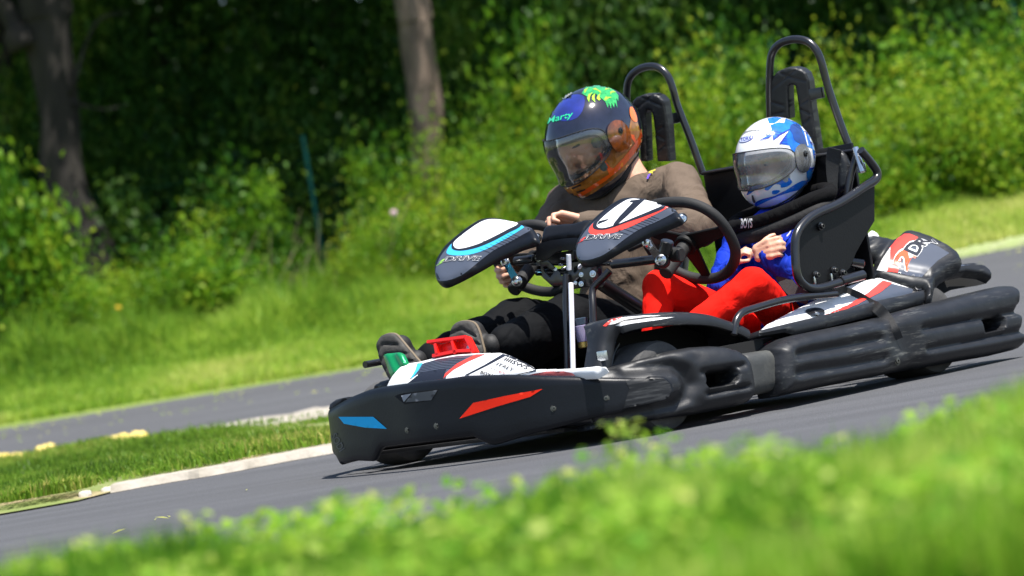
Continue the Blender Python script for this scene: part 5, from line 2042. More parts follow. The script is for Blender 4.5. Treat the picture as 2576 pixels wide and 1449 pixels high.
def helmet_r(d):
    def er(c, a):
        o = Vector((-c[0] / a[0], -c[1] / a[1], -c[2] / a[2]))
        q = Vector((d.x / a[0], d.y / a[1], d.z / a[2]))
        A_, B_, C_ = q.dot(q), 2 * o.dot(q), o.dot(o) - 1
        dd = B_ * B_ - 4 * A_ * C_
        return (-B_ + math.sqrt(dd)) / (2 * A_) if dd > 0 else 0.0
    r1 = er((-.005, 0, .012), (.152, .122, .136))
    r2 = er((.045, 0, -.056), (.112, .098, .086))
    k = 16.0
    return .985 * ((r1 ** k + r2 ** k) / 1.0) ** (1 / k) if max(r1, r2) > 0 else .1


def hdir(az, el):
    """direction from azimuth (left positive) and elevation, degrees"""
    a, e = math.radians(az), math.radians(el)
    return Vector((math.cos(e) * math.cos(a), math.cos(e) * math.sin(a), math.sin(e)))


class Helmet:
    def __init__(s, c, R, sc):
        s.c, s.R, s.sc = Vector(c), R, sc

    def loc(s, az, el, off=0.0):
        d = hdir(az, el)
        r = helmet_r(d)
        p = d * (r + off / s.sc)
        zb = -.130 + .15 * max(0, .09 - p.x)
        if p.z < zb:
            p = d * (zb / d.z) if d.z < 0 else p
        return p

    def S(s, az, el, off=0.0):
        return s.c + s.R @ (s.loc(az, el, off) * s.sc)

    def T(s, p):
        return s.c + s.R @ (Vector(p) * s.sc)

    def patch(s, az, el, ra, re, off, th, name, m, parent, e=2.6, nr=10, nt=56, reg=None, skew=0.0, inner=0.0):
        v, f = [], []
        rings = [inner + (1 - inner) * i / nr for i in range(nr + 1)]
        for o_ in (off, off - th):
            for r in rings:
                for k in range(nt):
                    t = 2 * math.pi * k / nt
                    c_, s_ = math.cos(t), math.sin(t)
                    x = abs(c_) ** (2 / e) * (1 if c_ > 0 else -1) * ra * r
                    y = abs(s_) ** (2 / e) * (1 if s_ > 0 else -1) * re * r
                    y += skew * (x / ra) ** 2 * re * r
                    v.append(s.S(az + x, el + y, o_))
        n1 = (nr + 1) * nt
        top = []
        for i in range(nr):
            for k in range(nt):
                l = (k + 1) % nt
                top.append((i * nt + k, (i + 1) * nt + k, (i + 1) * nt + l, i * nt + l))
        f += top + [tuple(q + n1 for q in t[::-1]) for t in top]
        for k in range(nt):
            l = (k + 1) % nt
            f.append((nr * nt + k, n1 + nr * nt + k, n1 + nr * nt + l, nr * nt + l))
            if inner > 0:
                f.append((l, n1 + l, n1 + k, k))
        if reg:
            BV.setdefault(reg, Geo()).add(v[:n1], top)
        return mk(name, v, f, m, parent, sharp=40)


def port_curve(H, az, el, ra, re, e, off, n=56, skew=0.0):
    pts = []
    for k in range(n):
        t = 2 * math.pi * k / n
        c_, s_ = math.cos(t), math.sin(t)
        x = abs(c_) ** (2 / e) * (1 if c_ > 0 else -1) * ra
        y = abs(s_) ** (2 / e) * (1 if s_ > 0 else -1) * re
        y += skew * (x / ra) ** 2 * re
        pts.append(H.S(az + x, el + y, off))
    return pts


PORT = dict(az=0, el=6, ra=60, re=19, e=3.2, skew=0.05)
VE, VR = 7.5, 25


def visor_mat(name, tint, alpha, smoke=0.0):
    m = bpy.data.materials.new(name)
    m.use_nodes = True
    nt = m.node_tree
    nt.nodes.remove(nt.nodes['Principled BSDF'])
    out = nt.nodes['Material Output']
    tr = nd(nt, 'ShaderNodeBsdfTransparent')
    tr.inputs[0].default_value = (*tint, 1)
    gl = nd(nt, 'ShaderNodeBsdfGlossy')
    gl.inputs['Roughness'].default_value = 0.04
    gl.inputs['Color'].default_value = (1, 1, 1, 1)
    di = nd(nt, 'ShaderNodeBsdfDiffuse')
    di.inputs[0].default_value = (.5, .5, .5, 1)
    tc = nd(nt, 'ShaderNodeTexCoord')
    n = nd(nt, 'ShaderNodeTexNoise', Scale=14.0, Detail=8.0, Roughness=0.7)
    nt.links.new(tc.outputs['Object'], n.inputs['Vector'])
    mr = nd(nt, 'ShaderNodeMapRange')
    mr.inputs['From Min'].default_value = .35
    mr.inputs['From Max'].default_value = .75
    mr.inputs['To Min'].default_value = smoke * .4
    mr.inputs['To Max'].default_value = smoke * 1.6
    nt.links.new(n.outputs[0], mr.inputs[0])
    m0 = nd(nt, 'ShaderNodeMixShader')
    nt.links.new(mr.outputs[0], m0.inputs[0])
    nt.links.new(tr.outputs[0], m0.inputs[1])
    nt.links.new(di.outputs[0], m0.inputs[2])
    fr = nd(nt, 'ShaderNodeFresnel')
    fr.inputs[0].default_value = 1.5
    mx = nd(nt, 'ShaderNodeMixShader')
    nt.links.new(fr.outputs[0], mx.inputs[0])
    nt.links.new(m0.outputs[0], mx.inputs[1])
    nt.links.new(gl.outputs[0], mx.inputs[2])
    nt.links.new(mx.outputs[0], out.inputs[0])
    return m


def build_helmet(H, shell_m, parent, reg, vis_m, pad_m, plate_m, label):
    naz, nel = 120, 72
    v, f, idx = [], [], {}

    def in_port(a, e):
        x = (a - PORT['az']) / PORT['ra']
        y = (e - PORT['el'] - PORT['skew'] * x * x * PORT['re']) / PORT['re']
        return abs(x) ** PORT['e'] + abs(y) ** PORT['e'] < 1.0
    azs = [-180 + 360 * i / naz for i in range(naz)]
    els = [-89 + 178 * j / nel for j in range(nel + 1)]
    for j, e in enumerate(els):
        for i, a in enumerate(azs):
            v.append(H.S(a, e))
    top = []
    for j in range(nel):
        for i in range(naz):
            i2 = (i + 1) % naz
            ac, ec = azs[i] + 180 / naz, (els[j] + els[j + 1]) / 2
            if in_port(ac, ec) or ec < -74:
                continue
            top.append((j * naz + i, j * naz + i2, (j + 1) * naz + i2, (j + 1) * naz + i))
    n1 = len(v)
    v2 = [H.c + (p - H.c) * .93 for p in v]
    f = top + [tuple(q + n1 for q in t[::-1]) for t in top]
    f.append(tuple(nel * naz + i for i in range(naz)))
    o = mk('helmet', v + v2, f, shell_m, parent, sharp=50, label=label)
    BV.setdefault(reg, Geo()).add(v, top)
    tube('port_seal', port_curve(H, off=.0005, **PORT), .0045 * H.sc, M_RUB, o, closed=True, smooth=0, seg=8)
    # neck roll and cheek pads
    lo = [H.S(a, -60, -.012) for a in range(-180, 180, 15)]
    tube('neck_roll', lo, .016 * H.sc, M_BELT, o, closed=True, smooth=2, seg=10)
    tube('edge_trim', [H.S(a, -42 - 8 * math.cos(math.radians(a)) * 0, .001) if False else H.T(Vector(H.loc(a, -52 + 6 * abs(a) / 180, .001))) for a in range(-180, 180, 8)], .003, M_RUB, o, closed=True, smooth=0, seg=8)
    for s in (-1, 1):
        g = Geo()
        g.add(*capsule_g(H.T((.075, s * .078, -.045)), H.T((-.01, s * .098, -.02)), .030 * H.sc, .026 * H.sc, flat=((H.R @ Vector((0, 1, 0))), .6)))
        g.add(*capsule_g(H.T((.065, s * .088, .02)), H.T((-.01, s * .10, .03)), .016 * H.sc, .018 * H.sc))
        g.mk('cheek_pad', pad_m, o)
    g = Geo()
    g.add(*tube_g([H.T((.05, -.078, -.058)), H.T((.105, -.042, -.062)), H.T((.120, 0, -.062)), H.T((.105, .042, -.062)), H.T((.05, .078, -.058))], .016 * H.sc, smooth=5))
    g.mk('chin_guard', M_RUB, o)
    g = Geo()
    g.add(*tube_g([H.T((.02, -.085, .055)), H.T((.085, -.05, .058)), H.T((.108, 0, .060)), H.T((.085, .05, .058)), H.T((.02, .085, .055))], .010 * H.sc, smooth=5))
    g.mk('brow_pad', M_BELT, o)
    vis = H.patch(0, VE, 69, VR, .0065, .0016, 'visor', vis_m, o, e=3.0, nr=14, nt=80, reg=reg + 'v', skew=.05)
    tube('visor_edge', port_curve(H, 0, VE, 69, VR, 3.0, .0065, n=80, skew=.05), .0017, M_RUB, vis, closed=True, smooth=0, seg=6)
    for s in (-1, 1):
        H.patch(s * 84, 0, 17, 21, .009, .006, 'pivot_plate', plate_m, vis, e=2.2, nr=5, nt=30, reg=reg + 'p' if s > 0 else None)
        bolt('pivot_screw', H.S(s * 88, 6, .008), H.R @ Vector((0, s, 0)), .007, vis, M_FRAME, h=.004)
    return o


def face_caps(H, k=1.0):
    """skull and face, in the helmet's frame"""
    T = H.T
    s = H.sc * k
    L = [(T((-.01, 0, .015)), T((.03, 0, .02)), .092 * s, .080 * s),
         (T((.03, 0, -.03)), T((.045, 0, -.075)), .064 * s, .048 * s),
         (T((.095, 0, .028)), T((.122, 0, -.020)), .009 * s, .014 * s),
         (T((.118, -.012, -.024)), T((.118, .012, -.024)), .009 * s, .009 * s)]
    for y in (-1, 1):
        L += [(T((.078, y * .040, -.016)), T((.060, y * .052, -.04)), .025 * s, .024 * s),
              (T((.092, y * .014, .040)), T((.080, y * .050, .042)), .012 * s, .010 * s)]
    L += [(T((.088, -.018, -.060)), T((.088, .018, -.060)), .012 * s, .012 * s)]
    return L


def face_bits(H, parent, k=1.0, hair=(0.02, .014, .01)):
    s = H.sc * k
    mh = mat('brow_hair', hair, .8)
    for y in (-1, 1):
        e = mk('eye', *lathe_g([(.002, -.011 * s), (.008 * s, -.007 * s), (.0115 * s, 0), (.008 * s, .007 * s), (.002, .011 * s)], H.T((.0885, y * .032, .012)), H.R @ Vector((1, 0, 0)), 16), mat('eye_white', (.55, .5, .46), .15), parent)
        mk('iris', *lathe_g([(.0048 * s, 0), (.0046 * s, .0018 * s), (.001, .002 * s)], H.T((.0885 + .0095, y * .032 + .0005, .0105)), H.R @ Vector((1, 0, -.1)), 12), mat('iris_brown', (.02, .012, .008), .1), e)
        g = Geo()
        g.add(*capsule_g(H.T((.101, y * .016, .033)), H.T((.093, y * .048, .036)), .0052 * s, .0035 * s))
        g.mk('eyebrow', mh, parent)


def finger(base, tip_dir, bend_dir, L, r, curl):
    """three phalanges curling from base"""
    out = []
    p = Vector(base)
    d = Vector(tip_dir).normalized()
    b = Vector(bend_dir).normalized()
    ax = d.cross(b).normalized()
    for i, fr in enumerate((.45, .30, .25)):
        q = p + d * L * fr
        r2 = r * (.94 - .08 * i)
        out.append((p, q, r * (1 - .06 * i), r2))
        p = q
        d = Matrix.Rotation(math.radians(curl), 3, ax) @ d
    return out


def hand_caps(wrist, d, palm_n, L=.095, sc=1.0, curl=62, thumb_side=1, spread=6, tcurl=30):
    """wrist point, direction to the knuckles, normal of the palm side; fingers bend towards palm_n"""
    d = Vector(d).normalized()
    n = Vector(palm_n)
    n = (n - d * n.dot(d)).normalized()
    s = d.cross(n).normalized() * thumb_side
    W_ = Vector(wrist)
    out = []
    kn = W_ + d * L * sc
    for i in range(4):
        o = (1.5 - i) * .0195 * sc
        k_ = kn + s * o - d * abs(o) * .15
        out.append((W_ + s * o * .65 + d * .012, k_, .0145 * sc, .0118 * sc))
        ln = (.078, .086, .080, .064)[i] * sc
        out += finger(k_, d + s * (o * .8 / sc) + n * .45, n, ln, (.0098, .0100, .0095, .0085)[i] * sc, curl)
    tb = W_ + d * .03 * sc + s * .026 * sc + n * .008 * sc
    out.append((W_ + s * .012 * sc + d * .012, tb, .017 * sc, .0135 * sc))
    out += finger(tb, d * .75 + s * .62 + n * .45, n - s * .9, .062 * sc, .0105 * sc, tcurl)
    return out


# ------------------------------------------------ the driver
drv = thing_k('person', 'driver in grey-brown top, black trousers and dark painted helmet gripping the far steering wheel', 'person', (-.85, -.32, .13))
HC_ = K(1496, 353, y=-.32)
HD = Helmet(HC_, head_frame(52, 27, 0), 1.175)
m_h1 = mat('helmet_night', (.012, .014, .03), .10, coat=.9, var=.5, vscale=14)
sh1 = build_helmet(HD, m_h1, drv, 'h1', visor_mat('visor_clear', (.97, .98, .97), .8, .06), mat('pad_mesh', (.07, .085, .075), .8, bump=.002, bscale=400),
                   mat('pivot_amber', (.05, .022, .008), .08, coat=1.0, rgb2=(.42, .10, .015), vscale=9, thr=(.45, .7)), 'dark blue and black full-face helmet fading to amber and red flames, with a green crest')
nb = K(1588, 438, x=-.98)
sL, sR = K(1706, 462, x=-1.00), K(1428, 512, x=-.93)
chest = (sL + sR) / 2 + Vector((.02, 0, -.10))
hipc = Vector((-.88, -.33, .24))
belly = Vector((-.90, -.33, .36))
eL, hL = K(1762, 575, x=-.80), K(1424, 562, x=-.505)
eR, hR = K(1362, 610, x=-.72), K(1268, 688, x=-.52)
kN, kF = K(1425, 802, x=-.50), K(1300, 812, x=-.42)
aN, aF = K(1222, 865, x=-.05), K(1035, 905, x=.06)
flatx = (Vector((1, 0, .2)), .72)
torso = [(chest + Vector((0, .06, .03)), chest + Vector((0, -.06, .03)), .118, .118, flatx),
         (chest, belly, .150, .155, (Vector((1, 0, .1)), .80)), (belly, hipc, .155, .16, (Vector((1, 0, 0)), .85)),
         (sL, chest + Vector((0, .05, .04)), .072, .11), (sR, chest + Vector((0, -.05, .04)), .072, .11),
         (sL + Vector((0, -.02, .015)), nb + Vector((0, .03, -.075)), .058, .050), (sR + Vector((0, .02, .015)), nb + Vector((0, -.04, -.075)), .056, .050)]


def lerp(a, b, t):
    return Vector(a) * (1 - t) + Vector(b) * t


arm_s = [(sL, eL, .074, .060), (eL, lerp(eL, hL, .86), .058, .043), (sR, eR, .070, .056), (eR, lerp(eR, hR, .62), .055, .042)]


def shrink(c, k):
    return [(a[0], a[1], a[2] * k, a[3] * k) + tuple(a[4:]) for a in c]


hand_d = (hL - eL).normalized()
hands = hand_caps(lerp(eL, hL, .83), hand_d + Vector((0, 0, .15)), Vector((.6, .3, -.9)), sc=1.0, curl=76, thumb_side=-1)
hdR = (hR - eR).normalized()
hands += hand_caps(lerp(eR, hR, .55), hdR * .9 + Vector((.15, -.10, -.1)), Vector((.2, .9, -.1)), sc=1.0, curl=52, thumb_side=1)
kN, kF = kN + Vector((0, 0, -.012)), kF + Vector((0, 0, -.012))
legs = [(hipc + Vector((0, .10, 0)), kN, .112, .096), (kN, aN + Vector((-.08, 0, -.01)), .092, .058), (hipc + Vector((0, -.10, 0)), kF, .112, .096), (kF, aF + Vector((-.09, 0, -.01)), .090, .055), (kN, lerp(kN, aN, .5) + Vector((0, -.04, -.06)), .07, .07)]
body = face_caps(HD) + [(K(1600, 466, x=-.96), HD.T((-.05, 0, -.05)), .050, .055), (K(1600, 466, x=-.96), K(1632, 462, x=-.99), .042, .036), (nb + Vector((-.01, 0, -.04)), HD.T((-.03, 0, -.06)), .060, .062)] + shrink(torso, .88) + shrink(arm_s, .84) + \
    [(lerp(eL, hL, .7), lerp(eL, hL, .87), .030, .026), (lerp(eR, hR, .4), lerp(eR, hR, .6), .030, .026)] + hands + shrink(legs, .85)
blob('body', body, M_SKIN, drv, voxel=.0042, smooth=3)
face_bits(HD, drv)


def cloth(name, rgb, rough=.85, sc=7.0, dist=.02, weave=900, var=.12, rgb2=None, stretch=None):
    m = mat(name, rgb, rough, var=var, vscale=5, rgb2=rgb2)
    nt = m.node_tree
    b = nt.nodes['Principled BSDF']
    tc = nt.nodes['Texture Coordinate']
    mp = nd(nt, 'ShaderNodeMapping')
    mp.inputs['Scale'].default_value = stretch or (1.0, 1.6, 1.0)
    mp.inputs['Rotation'].default_value = (.5, .3, .9)
    nt.links.new(tc.outputs['Object'], mp.inputs[0])
    n = nd(nt, 'ShaderNodeTexNoise', Scale=sc, Detail=3.0, Roughness=.45, Distortion=1.2)
    nt.links.new(mp.outputs[0], n.inputs['Vector'])
    n2 = nd(nt, 'ShaderNodeTexNoise', Scale=float(weave), Detail=1.0)
    nt.links.new(tc.outputs['Object'], n2.inputs['Vector'])
    ma = nd(nt, 'ShaderNodeMath', operation='MULTIPLY_ADD')
    ma.inputs[1].default_value = .012
    nt.links.new(n2.outputs[0], ma.inputs[0])
    nt.links.new(n.outputs[0], ma.inputs[2])
    bp = nd(nt, 'ShaderNodeBump')
    bp.inputs['Strength'].default_value = 1.0
    bp.inputs['Distance'].default_value = dist
    nt.links.new(ma.outputs[0], bp.inputs['Height'])
    nt.links.new(bp.outputs[0], b.inputs['Normal'])
    b.inputs['Specular IOR Level'].default_value = .12
    return m


def wrinkle(o, strength, scale, seed=0):
    t = bpy.data.textures.new('folds', 'CLOUDS')
    t.noise_scale = scale
    t.noise_depth = 1
    d = o.modifiers.new('folds', 'DISPLACE')
    d.texture = t
    d.strength = strength
    d.mid_level = .5


M_SHIRT = cloth('shirt_cloth', (.118, .088, .066), sc=9, dist=.018)
shirt = blob('shirt', torso + arm_s, M_SHIRT, drv, voxel=.007, smooth=8)
wrinkle(shirt, .014, .055)
M_PANTS = cloth('trouser_cloth', (.0035, .004, .005), .8, sc=8, dist=.012)
tr_ = blob('trousers', legs + [(hipc + Vector((0, .08, 0)), hipc + Vector((0, -.08, 0)), .13, .13), (belly + Vector((0, 0, -.08)), hipc, .158, .15, (Vector((1, 0, 0)), .85))], M_PANTS, drv, voxel=.008, smooth=8)
wrinkle(tr_, .016, .07)
# boots of the driver
M_SOLE = mat('boot_sole', (.040, .037, .033), .75, var=.5, vscale=25, bump=.002, bscale=60)
M_BOOT = mat('boot_leather', (.008, .0075, .0075), .65, bump=.001, bscale=80)
M_WELT = mat('boot_welt', (.16, .12, .075), .7)


def boot(ol, P, N, ankle, tread):
    s = pillow('boot_sole', ol, P, N, M_SOLE, drv, h=.006, w=.012, thick=.020, step=.006, smooth_n=3, grooves=[(t_, 3.5, .007) for t_ in tread])
    Nn = Vector(N).normalized()
    pts = [Kpl(a, b, P, N) - Nn * .012 for a, b in ol]
    tube('boot_welt', pts, .0045, M_WELT, s, closed=True, smooth=4, seg=8)
    c = sum(pts, Vector()) / len(pts)
    top = max(pts, key=lambda q: q.z)
    bot = min(pts, key=lambda q: q.z)
    b1 = blob('boot', [(lerp(c, top, .55) - Nn * .045, lerp(c, bot, .6) - Nn * .05, .036, .038), (lerp(c, bot, .5) - Nn * .06, ankle - Nn * .03, .038, .036), (lerp(c, top, .55) - Nn * .04, lerp(c, bot, .2) - Nn * .085, .034, .042)],
              M_BOOT, drv, voxel=.005, smooth=4)
    return s


boot(cr('A', [(560, 345), (570, 300), (600, 262), (650, 245), (695, 252), (740, 300), (790, 360), (840, 420), (868, 462), (800, 490), (740, 530), (680, 590), (655, 580), (620, 520), (585, 440)]),
     (.10, -.42, .33), (.92, .25, .25), aF, [cr('A', [(565, 390), (610, 325), (720, 330)]), cr('A', [(580, 470), (630, 400), (790, 395)]), cr('A', [(620, 530), (660, 450), (850, 450)])])
boot(cr('A', [(1095, 290), (1105, 220), (1140, 170), (1200, 152), (1265, 165), (1300, 220), (1325, 310), (1338, 390), (1280, 420), (1150, 420), (1095, 380)]),
     (.0, -.19, .33), (.92, .25, .25), aN, [cr('A', [(1105, 250), (1190, 215), (1290, 270)]), cr('A', [(1100, 320), (1200, 280), (1320, 330)])])

# painted helmet artwork
MO = lambda n, c, **k: mat(n, c, .12, coat=.8, **k)
sticker('amber_flame', cr('C', [(460, 1100), (640, 1060), (830, 950), (905, 890), (985, 800), (1060, 740), (1125, 650), (1145, 520), (1200, 560), (1240, 680), (1250, 740), (1215, 890), (1080, 1040), (920, 1165), (780, 1260), (660, 1320), (580, 1300), (490, 1200)]),
        'h1', MO('amber_paint', (.50, .19, .025), rgb2=(.16, .05, .010), vscale=12), sh1, off=.0009)
sticker('dark_panel', cr('C', [(985, 795), (1080, 730), (1140, 640), (1160, 560), (1210, 640), (1170, 770), (1090, 870), (960, 950), (880, 930)]), 'h1', MO('umber_paint', (.16, .06, .015), rgb2=(.36, .13, .02), vscale=14), sh1, off=.0013)
sticker('yellow_chin', cr('C', [(460, 1098), (620, 1080), (560, 1150), (590, 1250), (510, 1170)]), 'h1', MO('yellow_paint', (.65, .30, .03), rgb2=(.50, .12, .01), vscale=14), sh1, off=.0013)
sticker('red_flame', cr('C', [(1240, 640), (1252, 740), (1180, 870), (1060, 1010), (900, 1140), (760, 1235), (670, 1290), (620, 1280), (850, 1130), (930, 1080), (905, 1010), (890, 945), (940, 1010), (975, 1020), (1060, 930), (1180, 780), (1120, 690), (1170, 700), (1190, 760), (1230, 700)]),
        'h1', MO('flame_red', (.80, .07, .01), rgb2=(.85, .14, .01), vscale=12), sh1, off=.0018)
sticker('orange_disc', [(p.x, p.y) for p in catmull([(a, b, 0) for a, b in cr('C', [(1130, 440), (1160, 440), (1195, 520), (1198, 570), (1170, 570), (1135, 520)])], 5, True)], 'h1', MO('disc_orange', (.90, .19, .015)), sh1, off=.0022, step=4)
M_GF, M_GY = MO('crest_green', (.008, .16, .05), rgb2=(.05, .50, .12), vscale=70), MO('crest_lime', (.45, .65, .02), rgb2=(.15, .6, .05), vscale=50)
crest = [[(668, 300), (720, 225), (800, 212), (900, 225), (980, 270), (1022, 320), (1020, 380), (1000, 340), (1010, 440), (985, 380), (980, 440), (955, 390), (950, 450), (930, 390), (920, 440), (895, 380), (860, 350), (830, 330), (800, 300), (760, 310), (720, 330)]]
sticker('green_crest', [cr('C', c) for c in crest], 'h1', M_GF, sh1, off=.0014, step=4)
cl = [[(740, 388), (722, 350), (735, 310), (775, 290), (750, 330), (745, 360)], [(800, 390), (768, 360), (770, 325), (800, 300), (790, 340), (795, 365)], [(835, 372), (812, 350), (825, 320), (850, 300), (838, 335), (850, 360)],
      [(770, 262), (800, 250), (850, 280), (855, 300), (820, 275)], [(940, 290), (965, 275), (1000, 290), (960, 295), (945, 315)], [(690, 270), (740, 240), (720, 270), (700, 300)], [(880, 360), (900, 330), (960, 340), (925, 350), (900, 375)], [(900, 250), (960, 262), (930, 262), (890, 270)]]
sticker('lime_claw', [cr('C', c) for c in cl], 'h1', M_GY, sh1, off=.0022, step=4)
sticker('blue_haze', [(p.x, p.y) for p in catmull([(a, b, 0) for a, b in cr('C', [(400, 420), (480, 350), (600, 310), (690, 330), (690, 430), (640, 520), (560, 560), (450, 560), (390, 500)])], 4, True)], 'h1', MO('deep_blue', (.020, .035, .30), rgb2=(.012, .018, .08), vscale=8), sh1, off=.0007)
M_NG = MO('name_green', (.03, .60, .28))
lettering('lettering', 'Marty', cr('C', (345, 612)), cvec('C', (0, 0), (255, -70)), cvec('C', (0, 0), (-18, -70)), 'h1', M_NG, sh1, shear=.35, bold=.01, arc=.05)
sticker('top_vent', cr('C', [(460, 372), (475, 330), (530, 285), (590, 270), (575, 310), (520, 350)]), 'h1', MO('vent_metal', (.25, .25, .2)), sh1, off=.004, step=4)
sticker('vent_slot', cr('C', [(485, 345), (560, 290), (565, 297), (495, 352)]), 'h1', M_DARK, sh1, off=.006, step=4)
sticker('chin_vent', [cr('C', [(525, 1170), (660, 1125), (670, 1132), (540, 1185)]), cr('C', [(570, 1210), (660, 1172), (665, 1185), (585, 1220)]), cr('C', [(615, 1245), (700, 1218), (705, 1228), (630, 1255)])], 'h1', M_DARK, sh1, off=.0026, step=4)
sticker('visor_tab', cr('C', [(550, 680), (600, 655), (690, 635), (718, 640), (700, 665), (640, 682), (570, 690)]), 'h1v', M_FRAME, sh1, off=.004, step=4)
reg_obj('shirt', shirt, drv)
sticker('paint_mark', cr('C', [(1318, 1075), (1340, 1062), (1388, 1045), (1390, 1052), (1352, 1070), (1368, 1082), (1340, 1082)]), 'shirt', mat('mark_yellow', (.6, .55, .03), .7), shirt, off=.006, step=4)
sticker('paint_mark', cr('C', [(1300, 1130), (1315, 1098), (1345, 1085), (1330, 1105), (1318, 1135)]), 'shirt', mat('mark_purple', (.13, .06, .50), .7), shirt, off=.006, step=4)
# ------------------------------------------------ the child passenger
chd = thing_k('person', 'small passenger in blue jacket, red trousers and white-blue helmet, arms folded in the near seat', 'person', (-.85, .33, .13))
HC2 = K(1950, 408, y=.32)
PORT.update(el=2.5, re=17.5)
VE, VR = 3.2, 22.5
HC2_ = Helmet(HC2, head_frame(42, 9, -2), .965)
m_h2 = mat('helmet_white', (.82, .82, .83), .12, coat=.8, var=.03, vscale=5)
sh2 = build_helmet(HC2_, m_h2, chd, 'h2', visor_mat('visor_scratched', (.82, .83, .85), .8, .22), mat('pad_grey', (.35, .36, .37), .8, bump=.002, bscale=400), visor_mat('pivot_clear', (.45, .47, .50), .8, .25), 'white full-face helmet with blue flames')
csL, csR = K(2012, 590, x=-.95), K(1868, 588, x=-.90)
cch = (csL + csR) / 2 + Vector((.0, 0, -.02))
chip = Vector((-.86, .34, .20))
ceL, chL = K(2010, 705, x=-.80), K(1912, 628, x=-.72)
ceR, chR = K(1815, 720, x=-.72), K(1858, 652, x=-.74)
ckR, ckL = K(1658, 722, x=-.47), K(1893, 712, x=-.575)
caR, caL = Vector((-.34, .235, .15)), Vector((-.20, .22, .14))
ctor = [(cch + Vector((0, .04, 0)), cch + Vector((0, -.04, 0)), .085, .085, flatx), (cch, chip + Vector((0, 0, .04)), .105, .115, (Vector((1, 0, .1)), .85)),
        (csL, cch, .050, .08), (csR, cch, .050, .08)]
carm = [(csL, ceL, .052, .048), (ceL, lerp(ceL, chL, .80), .045, .036), (csR, ceR, .050, .045), (ceR, lerp(ceR, chR, .60), .042, .034)]
clegs = [(chip + Vector((0, -.06, 0)), ckR, .070, .054), (ckR, caR, .050, .042), (chip + Vector((0, .03, .02)), ckL, .064, .052), (ckL, caL, .050, .040)]
kn = K(1962, 612, x=-.735)
dL = K(1975, 612, x=-.735) - K(1900, 640, x=-.72)
hcaps = hand_caps(K(1897, 640, x=-.712), dL, Vector((-1, .25, -.1)), L=.072, sc=.86, curl=68, thumb_side=1, tcurl=14)
dR = K(1862, 632, x=-.735) - K(1845, 668, x=-.735)
hcaps += hand_caps(K(1846, 668, x=-.742), dR, Vector((-.5, .9, -.2)), L=.06, sc=.72, curl=60, thumb_side=-1)
cbody = face_caps(HC2_, .92) + [(cch + Vector((-.02, 0, .05)), HC2_.T((-.03, 0, -.06)), .045, .05)] + shrink(ctor, .85) + shrink(carm, .8) + hcaps + shrink(clegs, .85)
blob('body', cbody, M_SKINC, chd, voxel=.0042, smooth=3)
face_bits(HC2_, chd, .92, hair=(.08, .05, .03))
M_JKT = cloth('jacket_cloth', (.008, .035, .42), .7, sc=12, dist=.02)
jk = blob('jacket', ctor + carm, M_JKT, chd, voxel=.0065, smooth=7)
wrinkle(jk, .014, .045)
M_RT = cloth('red_cloth', (.80, .012, .006), .95, sc=10, dist=.010, var=.10)
rt = blob('trousers', clegs + [(chip + Vector((0, .06, 0)), chip + Vector((0, -.06, 0)), .09, .09)], M_RT, chd, voxel=.0065, smooth=7)
wrinkle(rt, .008, .045)
tube('cuff', [chL + (ceL - chL) * .25 + Vector((.036 * math.cos(t), .0, .036 * math.sin(t))) + (chL - ceL).normalized() * 0 for t in [i * math.pi / 6 for i in range(12)]], .006, M_JKT, chd, closed=True, smooth=2, seg=8)
# the boots of the child, low behind the fender
blob('shoe', [(caR + Vector((.02, 0, -.01)), caR + Vector((.12, 0, -.03)), .036, .030), (caL + Vector((.02, 0, -.01)), caL + Vector((.12, 0, -.03)), .036, .030)], M_BOOT, chd, voxel=.006, smooth=3)
# neck brace
def brace_g():
    g = Geo()
    c0 = HC2_.T((-.005, 0, -.155))
    return c0


bc = [K(1850, 572, x=-.83), K(1880, 566, x=-.80), K(1930, 552, x=-.80), K(1990, 528, x=-.83), K(2050, 500, x=-.88), K(2085, 488, x=-.95)]
bcl = bc + [K(2070, 478, x=-1.05), K(1980, 505, x=-1.10), K(1890, 540, x=-1.05), K(1852, 560, x=-.93)]
br1 = tube('neck_brace', bcl, .025, cloth('brace_cloth', (.004, .004, .0045), .9, sc=14, dist=.012), chd, closed=True, smooth=6, seg=16, flat=.95)
bc2 = [p + Vector((.004, .006, -.036)) for p in bc]
br2 = tube('brace_strap', bc2, .023, mat('brace_black', (.004, .004, .0045), .8, bump=.002, bscale=90), chd, smooth=6, seg=14)
reg_obj('brace', br2, chd)
reg_obj('brace', br1, chd)
lettering('lettering', 'BOYS', cr('J', (275, 1238)), cvec('J', (0, 0), (112, -6)), cvec('J', (0, 0), (2, -88)), 'brace', mat('print_silver', (.45, .45, .45), .5), br2, bold=.03)
# jacket print
reg_obj('jk', jk, chd)
sticker('zip', cr('J', [(735, 1330), (760, 1290), (785, 1240), (790, 1246), (768, 1295), (745, 1335)]), 'jk', mat('zip_white', (.6, .6, .6), .5), jk, off=.010, step=4)
lettering('lettering', 'TEIN', cr('J', (335, 1385)), cvec('J', (0, 0), (330, -60)), cvec('J', (0, 0), (0, -85)), 'jk', mat('print_mix', (.5, .12, .06), .5, rgb2=(.6, .6, .62), vscale=50), jk, off=.010, bold=.03)
# seat belt over the lap
strap('lap_belt', [(1965, 690), (1985, 720), (2010, 742), (2035, 750)], lambda x, y: K(x, y, x=-.745), .02, M_BELT, kart)

